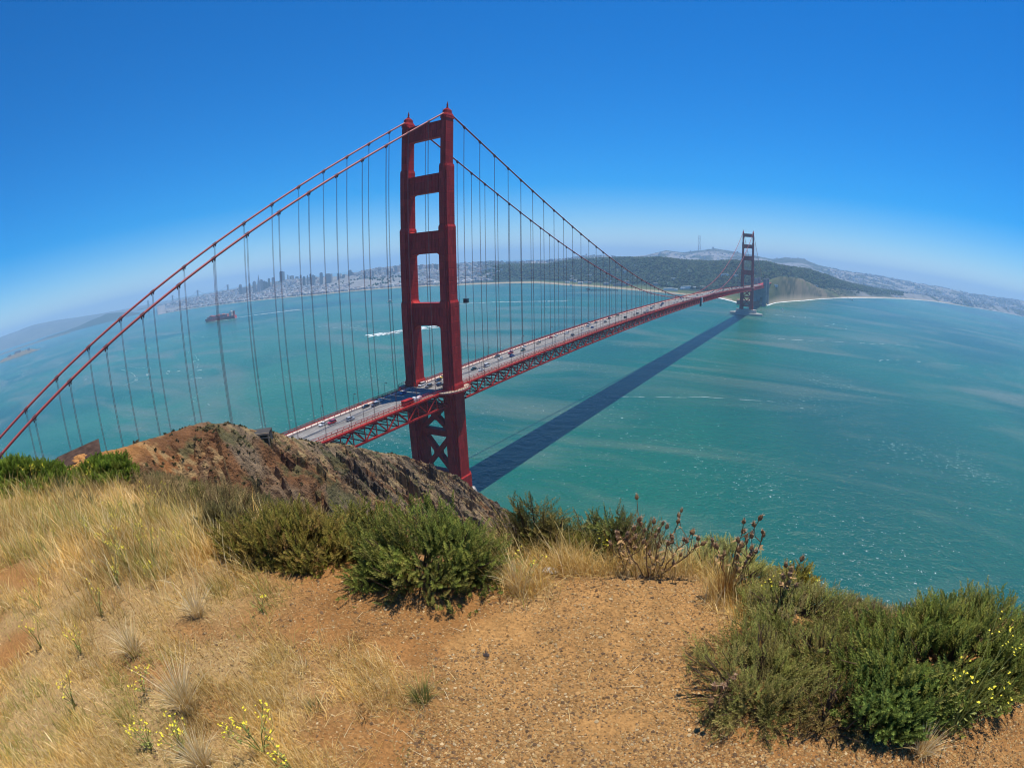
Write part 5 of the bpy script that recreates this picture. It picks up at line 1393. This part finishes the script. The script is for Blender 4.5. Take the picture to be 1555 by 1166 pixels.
shrub("coyote_brush", "green rounded bush in front of the large right-edge bush", 1.34, 1.32, .30, .26, .20, 411, 1500, slen=.07, cols=[(0.090, 0.135, 0.040), (0.110, 0.155, 0.048), (0.080, 0.12, 0.04)])
shrub("sagebrush", "sparse grey-green bush with bare twigs at the path's right edge", .80, 1.60, .30, .36, .16, 412, 1700, slen=.075, nl=20, ll=.017, lw=.0045, cols=[(0.15, 0.165, 0.06), (0.13, 0.15, 0.05), (0.19, 0.165, 0.08)], lump=.5)
shrub("sagebrush", "soft green low bush between the right thistle and the large right bush", 1.12, 2.10, .34, .28, .13, 413, 1300, slen=.07, nl=20, ll=.016, lw=.005, cols=[(0.16, 0.185, 0.065), (0.14, 0.165, 0.055), (0.19, 0.16, 0.10)])
shrub("sagebrush", "brown twiggy low bush between the sparse bush and the green rounded one", 1.05, 1.38, .22, .24, .15, 414, 420, slen=.07, nl=14, ll=.016, lw=.004, cols=[(0.16, 0.11, 0.05), (0.13, 0.115, 0.05), (0.20, 0.15, 0.07)])
shrub("sagebrush", "green matted low bush at the water's edge right of the small round bush", 1.55, 2.15, .30, .20, .06, 416, 1000, slen=.07, nl=20, ll=.016, lw=.005, cols=[(0.14, 0.165, 0.055), (0.12, 0.14, 0.05), (0.17, 0.145, 0.09)])
shrub("sagebrush", "matted grey twig bush between the soft green bush and the big dark right bush", 1.45, 1.86, .30, .26, .10, 417, 800, slen=.07, nl=18, ll=.016, lw=.005, cols=[(0.15, 0.15, 0.065), (0.12, 0.125, 0.05), (0.20, 0.16, 0.10)])
shrub("sagebrush", "small green bush under the right thistle's stalks", 1.02, 2.50, .22, .2, .12, 418, 480, slen=.06, nl=18, ll=.015, lw=.005, cols=[(0.16, 0.18, 0.06), (0.14, 0.15, 0.05), (0.22, 0.18, 0.09)])
shrub("sagebrush", "brownish green low bush in the gap between the sparse bush and the big dark one", 1.14, 1.74, .26, .24, .14, 419, 700, slen=.07, nl=18, ll=.016, lw=.005, cols=[(0.14, 0.15, 0.055), (0.16, 0.13, 0.06), (0.11, 0.13, 0.045)])
# left: bright green shrubs beyond the grass and dead brush between
BRIGHT = [(0.075, 0.125, 0.020), (0.10, 0.155, 0.025), (0.055, 0.095, 0.018), (0.13, 0.165, 0.035)]
shrub("green_shrub", "bright green leafy shrub left of the orange trail knoll", -6.7, 5.25, .72, .55, .36, 421, 2300, slen=.10, nl=18, ll=.042, lw=.020, cols=BRIGHT)
shrub("green_shrub", "bright green leafy shrub at the photo's left edge", -7.7, 4.1, .95, .65, .48, 422, 2800, slen=.11, nl=18, ll=.045, lw=.022, cols=BRIGHT)
shrub("green_shrub", "green shrub joined to the left-edge shrub below the red cables", -7.5, 4.7, .55, .45, .38, 423, 1800, slen=.11, nl=18, ll=.045, lw=.022, cols=BRIGHT)
BROWN = [(0.17, 0.13, 0.08), (0.14, 0.11, 0.07), (0.21, 0.165, 0.11), (0.13, 0.125, 0.06)]
shrub("dead_brush", "grey brown dead brush right of the bright green shrub", -5.2, 5.0, .65, .45, .38, 424, 900, slen=.12, nl=14, ll=.03, lw=.008, cols=BROWN)
shrub("dead_brush", "dusty dead brush in front of the rocky hill, with green stems", -4.1, 4.4, .62, .42, .40, 425, 1100, slen=.11, nl=14, ll=.028, lw=.008, cols=BROWN + [(.10, .12, .04)])
shrub("dead_brush", "dusty brush left of the olive bushes below the hill's rocks", -3.2, 3.85, .55, .38, .40, 426, 1100, slen=.10, nl=14, ll=.026, lw=.007, cols=BROWN + [(.09, .095, .04)])
shrub("dead_brush", "grey dead brush below the dark slab roof", -9.6, 7.0, 1.1, .6, .30, 427, 900, slen=.14, nl=14, ll=.04, lw=.012, cols=BROWN)

# ------------------------------------------------------------------ dried thistles
M_TST = simple("dry_thistle_stem", (0.20, 0.115, 0.055), .9, .2, 15, 0, .05)
M_TFL = simple("thistle_down", (0.44, 0.28, 0.18), .9, .2, 30, 0, .05)
M_TLF = simple("dry_thistle_leaf", (0.33, 0.20, 0.09), .9, .25, 20, 0, .05)
def thistle(u0, v0, stems, seed, lab, leaves=12, hs=.72):
    rr = random.Random(seed); x0, y0 = to_xy(u0, v0); z0 = float(ground(np.array(u0), np.array(v0)))
    rt = empty("dried_thistle", (x0, y0, z0)); tag(rt, lab, "thistle", "dried thistles on the lip of the drop")
    lf = MB(); heads = []
    def W(a, b_, z): return np.array([a * RU[0] + b_ * FV[0], a * RU[1] + b_ * FV[1], z])
    for (du, H, lu) in stems:
        H *= hs; b = MB(); pts = []; n = 7
        for k in range(n):
            f = k / (n - 1); pts.append(W(du * .25 + lu * f + rr.gauss(0, .008) * (k > 0), rr.gauss(0, .012) * (k > 0), -.02 + H * f))
        b.tube(pts, [.0046 - .0024 * k / (n - 1) for k in range(n)], 5)
        heads.append((pts[-1], pts[-1] - pts[-2]))
        for k in range(2, n):
            for _ in range(2 if k > 3 else 1):
                if rr.random() < .45: continue
                p = pts[k - 1] + (pts[k] - pts[k - 1]) * rr.random(); a = rr.uniform(0, 2 * PI); L_ = rr.uniform(.05, .14)
                q1 = p + W(math.cos(a) * L_ * .45, math.sin(a) * L_ * .45, L_ * .4); q2 = q1 + W(math.cos(a) * L_ * .18, math.sin(a) * L_ * .18, L_ * .5)
                b.tube([p, q1, q2], [.0027, .0022, .0018], 4); heads.append((q2, q2 - q1))
        b.build("stem", M_TST, rt)
        for _ in range(leaves):
            k = rr.randrange(1, n); p = pts[k - 1] + (pts[k] - pts[k - 1]) * rr.random(); a = rr.uniform(0, 2 * PI); L_ = rr.uniform(.02, .055)
            d = W(math.cos(a), math.sin(a), rr.uniform(-.6, .4)); s_ = W(-math.sin(a), math.cos(a), 0) * L_ * .18
            lf.add([p, p + d * L_ * .5 + s_, p + d * L_, p + d * L_ * .5 - s_], [(0, 1, 2, 3)])
    lf.build("foliage", M_TLF, rt)
    for p, d in heads:
        b = MB(); d = d / np.linalg.norm(d); R_h = rr.uniform(.0095, .0145)
        b.tube([p - d * .004, p + d * R_h * .5, p + d * R_h * 1.3, p + d * R_h * 1.9], [R_h * .4, R_h * .95, R_h * .8, R_h * .35], 7)
        hd = b.build("flower_head", M_TST, rt)
        b = MB()
        for _ in range(16):
            t_ = np.array([rr.gauss(0, 1), rr.gauss(0, 1), rr.gauss(0, 1)]); t_ = d * 1.0 + t_ * .55; t_ /= np.linalg.norm(t_)
            c_ = p + d * R_h * 1.5; s_ = np.cross(t_, d + .01) * .0035
            b.add([c_ - s_, c_ + s_, c_ + t_ * R_h * 1.6], [(0, 1, 2)])
        b.build("bristles", M_TFL, hd)
thistle(.46, 2.58, [(-.1, .60, -.05), (.05, .62, .10), (0, .54, .02), (.1, .50, .16), (-.15, .52, -.16), (.12, .40, .22)], 5, "tallest clump of dried thistles, standing against the green water", 12, .58)
thistle(.84, 2.34, [(0, .56, .02), (.08, .52, .12), (-.06, .44, -.08), (.04, .36, .06)], 6, "dried thistle with spread heads to the right of the tallest clump")
thistle(1.02, 2.12, [(0, .36, .07), (.05, .28, .02)], 7, "short dark thistle stalk at the right, rightmost of the thistles")
thistle(.30, 2.66, [(0, .34, -.03), (.05, .28, .02)], 9, "thin faded stalks just left of the tallest thistle clump")
thistle(.56, 1.46, [(0, .24, .02), (.03, .16, -.04)], 8, "small dark bare stalk at the path's right edge, by the sparse bush", 2)

# ------------------------------------------------------------------ wild mustard
M_MST = simple("mustard_stem", (0.26, 0.27, 0.07), .7, .2, 20, 0, .1)
M_MFL = simple("mustard_petal", (0.78, 0.66, 0.02), .6, .08, 40)
def mustard(u0, v0, H, nst, nfl, seed, lab, spread=.6, fs=.9, lean=0.0, dead=False, z=None):
    rr = random.Random(seed); x0, y0 = to_xy(u0, v0); z0 = float(ground(np.array(u0), np.array(v0))) if z is None else z
    rt = empty("wild_mustard", (x0, y0, z0)); tag(rt, lab, "wildflower", "yellow wild mustard plants in the dry grass")
    b = MB(); tips = []
    def W(a, c_, z): return np.array([a * RU[0] + c_ * FV[0], a * RU[1] + c_ * FV[1], z])
    for k in range(nst):
        a = rr.uniform(0, 2 * PI); s_ = spread * rr.uniform(.3, 1) * H; h = H * rr.uniform(.6, 1.05)
        p0 = W(0, 0, -.01); p1 = W(math.cos(a) * s_ * .35 + lean * h * .3, math.sin(a) * s_ * .35, h * .5); p2 = W(math.cos(a) * s_ + lean * h, math.sin(a) * s_, h)
        b.tube([p0, p1, p2], [.0028, .002, .0011], 4); tips.append(p2)
        for _ in range(3):
            f = rr.uniform(.45, .95); q = p1 + (p2 - p1) * f; a2 = rr.uniform(0, 2 * PI); l_ = H * rr.uniform(.08, .22)
            e_ = q + W(math.cos(a2) * l_ * .7, math.sin(a2) * l_ * .7, l_); b.tube([q, e_], [.0014, .0008], 3); tips.append(e_)
        for _ in range(5):
            f = rr.uniform(.1, .8); q = p0 + (p2 - p0) * f; a2 = rr.uniform(0, 2 * PI); l_ = rr.uniform(.012, .03); d = W(math.cos(a2), math.sin(a2), .5) * l_; s2 = W(-math.sin(a2), math.cos(a2), 0) * l_ * .2
            b.add([q, q + d * .5 + s2, q + d, q + d * .5 - s2], [(0, 1, 2, 3)])
    b.build("stem", M_MST, rt)
    f_ = MB()
    for k in range(nfl):
        p = tips[k % len(tips)] + np.array([rr.gauss(0, .011), rr.gauss(0, .011), rr.gauss(-.002, .011)]); r_ = rr.uniform(.0042, .0066) * fs; t0 = rr.uniform(0, PI)
        tx_, ty_ = rr.gauss(0, .4), rr.gauss(0, .4)
        for q in range(4):
            a = t0 + q * PI / 2; d = np.array([math.cos(a), math.sin(a), .25 + tx_ * math.cos(a) + ty_ * math.sin(a)]) * r_; s_ = np.array([-math.sin(a), math.cos(a), 0]) * r_ * .55
            f_.add([p, p + d * .7 + s_, p + d * 1.15, p + d * .7 - s_], [(0, 1, 2, 3)])
    f_.build("blossom", M_MFL, rt)
for args, kw in [((-1.18, 1.13, .24, 7, 46, 501, "bushiest yellow mustard plant at the bottom edge of the photo"), {}), ((-1.72, .97, .16, 5, 26, 502, "low mustard plant in straw at the bottom, left of the bushiest one"), {}),
                 ((-1.98, 1.28, .20, 4, 22, 503, "mustard sprig bowing over bare earth left of the largest pale tuft"), {'lean': .3}), ((-2.95, 2.28, .26, 8, 52, 504, "densest patch of mustard in the mid grass"), {}),
                 ((-2.72, 2.36, .24, 6, 36, 505, "mustard plant at the right of the densest patch"), {}), ((-3.25, 2.42, .26, 6, 32, 506, "mustard plant at the left of the densest patch"), {}),
                 ((-3.55, 2.80, .28, 6, 30, 507, "mustard plant behind the densest patch, in taller grass"), {}), ((-2.50, 2.55, .22, 4, 12, 508, "thin mustard sprig right of the densest patch towards the bushes"), {}),
                 ((-3.4, 1.62, .22, 5, 22, 509, "mustard plant in grass near the left edge, upper one"), {}), ((-3.0, 1.30, .20, 5, 20, 510, "mustard plant in grass near the left edge, lower one"), {}),
                 ((-2.72, 1.72, .20, 4, 16, 511, "small mustard plant between the left edge ones and the bleached tufts"), {}), ((-6.3, 4.6, .36, 7, 30, 512, "mustard blooming in front of the bright green shrub"), {'fs': 1.6}),
                 ((-7.0, 4.05, .40, 7, 34, 513, "mustard blooming among the left-edge green shrubs"), {'fs': 1.8}), ((-3.9, 3.6, .40, 6, 16, 514, "tall green mustard stems by the dead brush"), {'fs': 1.2}),
                 ((1.55, 1.10, .46, 9, 62, 515, "tall arching mustard branch at the right edge of the photo"), {'spread': .55, 'lean': .15}), ((1.40, 2.62, .26, 5, 20, 516, "mustard blooming on the small round bush by the water"), {}),
                 ((-.22, 2.46, .20, 4, 12, 517, "mustard sprig at the right end of the largest dark bush"), {}), ((.12, 2.78, .20, 4, 10, 518, "mustard sprig in the golden grass left of the thistles"), {}),
                 ((1.06, 2.28, .16, 4, 10, 519, "mustard sprig low in the soft green bush"), {}), ((-2.35, 1.02, .17, 5, 16, 520, "mustard plant in matted straw at the lower left corner"), {}),
                 ((-3.9, 2.2, .24, 5, 20, 521, "mustard plant beside the bare patch at the left edge"), {}), ((-2.85, 2.05, .22, 6, 30, 523, "mustard plant at the front edge of the densest patch"), {}), ((-3.1, 2.62, .24, 6, 26, 524, "mustard plant just behind the densest patch"), {}), ((-2.55, 2.18, .18, 5, 20, 525, "short mustard plant at the front right of the densest patch"), {}), ((-3.75, 2.55, .26, 5, 24, 526, "pale mustard plant in the tall grass at the left"), {}), ((-4.6, 2.6, .28, 5, 20, 527, "mustard plant high in the straw near the left edge"), {}),
                 ((-1.55, 1.02, .18, 6, 30, 528, "mustard plant between the bushiest one and the low one in straw"), {}), ((-1.02, 1.08, .16, 4, 18, 529, "small mustard plant at the right of the bushiest one"), {}), ((-2.62, 1.38, .18, 5, 18, 530, "mustard plant in matted straw behind the lower left corner"), {}),
                 ((-1.62, 2.05, .10, 3, 4, 522, "single yellow bloom on the red bare patch"), {})]:
    mustard(*args, **kw)

# ------------------------------------------------------------------ small things lying about
rr = random.Random(12)
def crumple(name, u0, v0, sx_, sy_, sz_, mat, lab, cat, seed):
    rg = np.random.default_rng(seed); n = 9; gx, gy = np.meshgrid(np.linspace(-1, 1, n), np.linspace(-1, 1, n), indexing='ij')
    z = np.abs(fbm(gx * 1.6 + seed, gy * 1.6, seed, 3) - .45) * 3.2 * (1.05 - .6 * np.maximum(abs(gx), abs(gy)))
    w = 1 + .3 * (fbm(gx * 1.1, gy * 1.1 + 5, seed, 2) - .5)
    V = np.stack([gx * sx_ * w, gy * sy_ * w, z * sz_], -1).reshape(-1, 3); V2 = V - np.array([0, 0, .002])
    i = np.arange(n * n).reshape(n, n); F = np.stack([i[:-1, :-1], i[1:, :-1], i[1:, 1:], i[:-1, 1:]], -1).reshape(-1, 4)
    x, y = to_xy(u0, v0)
    o = np_mesh(name, np.vstack([V, V2]), np.vstack([F, F[:, ::-1] + n * n]), mat); o.location = (x, y, float(ground(np.array(u0), np.array(v0))) + .01)
    return tag(o, lab, cat)
crumple("plastic_bag", -.10, 2.62, .045, .03, .028, M_WHITE, "crumpled white plastic scrap in the golden grass", "litter", 3)
def stone(u0, v0, s, col, lab, seed, flat=.7):
    rg = np.random.default_rng(seed); V = OCT * s * rg.uniform(.8, 1.2, (10, 3)) * np.array([1, .8, flat]); x, y = to_xy(u0, v0)
    o = np_mesh("stone", V, OF, simple("stone_surface", col, .9, .25, 40)); o.location = (x, y, float(ground(np.array(u0), np.array(v0))) + s * .25); tag(o, lab, "stone")
stone(-.22, 2.60, .022, (.50, .42, .32), "small pale stone in the golden grass left of the white scrap", 4, 1.0)
stone(-.37, 1.86, .016, (.06, .04, .03), "small dark stone by the dark bush's shadow on the path", 6)

# ------------------------------------------------------------------ on the spur: slab roof, battery shelter, scrub
def hzp(x, y): return float(hill_z(np.array([x]), np.array([y]))[0])
bun = empty("slab_roofed_bunker", (0, 0, 0))
a = math.radians(-80.3); d = 74.0
bx, by = CAMP[0] + d * math.sin(a), CAMP[1] + d * math.cos(a); bun.location = (bx, by, 126.1); bun.rotation_euler = (0, 0, -a)
M_SLAB = simple("weathered_brown_slab", (0.065, 0.040, 0.030), .95, .45, 1.5, 0, .05)
b = MB(); b.add([(-4.6, -2.4, 1.45), (3.9, -2.4, 1.9), (4.3, 2.6, 2.55), (-2.6, 2.6, 2.1), (-4.6, -2.4, 1.2), (3.9, -2.4, 1.55), (4.3, 2.6, 2.05), (-2.6, 2.6, 1.65)], [(0, 1, 2, 3), (7, 6, 5, 4), (0, 4, 5, 1), (1, 5, 6, 2), (2, 6, 7, 3), (3, 7, 4, 0)]); b.build("roof", M_SLAB, bun)
b = MB(); b.box(-3.6, 3.2, -1.6, 2.2, -2.5, 1.5); b.build("wall", simple("bunker_wall", (0.055, 0.045, 0.04), .95, .2, .8), bun)
tag(bun, "dark brown sloping slab roof of a bunker at the left, against the water", "bunker")
hut = empty("battery_shelter", (0, 0, 0)); a = math.radians(-59.1); d = 84.0
while d < 112:                                            # walk out along the spur to the ledge the shelter stands on
    hx0, hy0 = CAMP[0] + d * math.sin(a), CAMP[1] + d * math.cos(a)
    zr = CAMP[2] - d * math.tan(math.radians(14.9))
    if hzp(hx0, hy0) > zr - 0.75: break
    d += 0.25
hut.location = (hx0, hy0, zr - 1.6); hut.scale = (0.78, 0.78, 0.78); hut.rotation_euler = (0, 0, -a - .25)
M_WOOD = simple("pale_weathered_timber", (0.42, 0.33, 0.22), .9, .2, 2)
b = MB(); b.box(-2.3, 2.3, -1.8, 2.0, 1.75, 2.0); b.build("roof", simple("tarred_roof", (0.05, 0.045, 0.04), .9, .2, 1), hut)
b = MB(); b.box(-2.35, 2.35, -1.95, -1.8, 1.5, 1.95); b.box(-2.3, 2.3, -1.79, -1.6, 0.75, 1.0); b.build("beam", M_WOOD, hut)
for px_ in (-2.1, -.2, 2.0): b = MB(); b.box(px_ - .12, px_ + .12, -1.75, -1.5, -2, 1.75); b.build("post", M_WOOD, hut)
b = MB(); b.box(-2.2, 2.2, -1.0, 1.9, -2, 1.74); b.build("wall", simple("shelter_wall", (0.03, 0.027, 0.025), .95, .2, 1), hut)
tag(hut, "flat-roofed timber shelter on the rocky spur above the bridge deck", "shelter")
# low scrub dotting the spur
rg = np.random.default_rng(77); n = 5200
k = rg.integers(30, len(CR) - 60, n); dd = np.abs(rg.normal(0, 14, n)) - 2.0
nx_ = np.stack([CT[k, 1], -CT[k, 0]], 1)
x = CR[k, 0] + nx_[:, 0] * dd; y = CR[k, 1] + nx_[:, 1] * dd
keep = (vnoise(x / 3, y / 3, 5) + .5 * vnoise(x, y, 6) > .72) & ~((np.abs(dd) < 4) & (CS[k] > 30) & (CS[k] < 62)); x, y = x[keep], y[keep]; n = len(x)
z = hill_z(x, y)
s = np.exp(rg.normal(math.log(.30), .35, n)); nl = 16
D = rg.normal(size=(n, nl, 3)); D[..., 2] = np.abs(D[..., 2]); D /= np.linalg.norm(D, axis=2)[..., None]
sd = np.cross(D, rg.normal(size=(n, nl, 3))); sd /= np.linalg.norm(sd, axis=2)[..., None]
c0 = np.stack([x, y, z], 1)[:, None]; L_ = (s[:, None] * rg.uniform(.5, 1.2, (n, nl)))[..., None]
V = np.stack([c0 + D * 0.05 * L_, c0 + D * L_ * .6 + sd * L_ * .28, c0 + D * L_, c0 + D * L_ * .6 - sd * L_ * .28], 2)
sc_ = np.array([(0.10, 0.085, 0.04), (0.06, 0.06, 0.025), (0.20, 0.15, 0.07), (0.085, 0.095, 0.03), (0.27, 0.205, 0.10)])[rg.choice(5, n, p=[.3, .2, .2, .15, .15])] * rg.uniform(.7, 1.2, n)[:, None]
tag(np_mesh("scrub", V.reshape(-1, 3), np.arange(n * nl * 4).reshape(-1, 4), M_LEAF, np.repeat(sc_, nl * 4, 0)), "low dry scrub dotting the rocky spur", "scrub", kind="stuff")

# scrub and dry tufts clothing the slope below the lip
rg = np.random.default_rng(99); n = 9000
u = rg.uniform(-9, 9, n); v = np.interp(u, EU, EV) + rg.uniform(1.1, 9, n); k = (fbm(u * .9, v * .9, 141, 3) > .44) & (np.hypot(u, v) < 12.5); u, v = u[k], v[k]; n = len(u)
x, y = to_xy(u, v); z = ground(u, v); s = np.exp(rg.normal(math.log(.11), .35, n)); nl = 70
D = rg.normal(size=(n, nl, 3)); D[..., 2] = np.abs(D[..., 2]) + .3; D /= np.linalg.norm(D, axis=2)[..., None]
sd = np.cross(D, rg.normal(size=(n, nl, 3))); sd /= np.linalg.norm(sd, axis=2)[..., None]
c0 = np.stack([x, y, z], 1)[:, None]; L_ = (s[:, None] * rg.uniform(.5, 1.2, (n, nl)))[..., None]
V = np.stack([c0 + D * L_ * .1, c0 + D * L_ * .6 + sd * L_ * .022, c0 + D * L_, c0 + D * L_ * .6 - sd * L_ * .022], 2)
sc_ = np.array([(0.30, 0.22, 0.10), (0.12, 0.13, 0.045), (0.20, 0.16, 0.07), (0.15, 0.17, 0.06), (0.42, 0.31, 0.14)])[rg.choice(5, n)] * rg.uniform(.7, 1.2, n)[:, None]
tag(np_mesh("scrub", V.reshape(-1, 3), np.arange(n * nl * 4).reshape(-1, 4), M_LEAF, np.repeat(sc_, nl * 4, 0)), "dry scrub on the slope just below the lip of the knoll", "scrub", kind="stuff")

# ------------------------------------------------------------------ the air
b = MB(); b.box(-26000, 26000, -26000, 26000, -12, 520)
hz = b.build("haze", [])
m = bpy.data.materials.new("sea_haze"); m.use_nodes = True; nt = m.node_tree; nt.nodes.clear()
o_ = nd(nt, "ShaderNodeOutputMaterial"); pv = nd(nt, "ShaderNodeVolumePrincipled")
pv.inputs["Color"].default_value = (0.47, 0.72, 1.0, 1); pv.inputs["Density"].default_value = 1.05e-4; pv.inputs["Anisotropy"].default_value = 0.0
nt.links.new(pv.outputs[0], o_.inputs["Volume"])
hz.data.materials.append(m); tag(hz, kind="stuff")
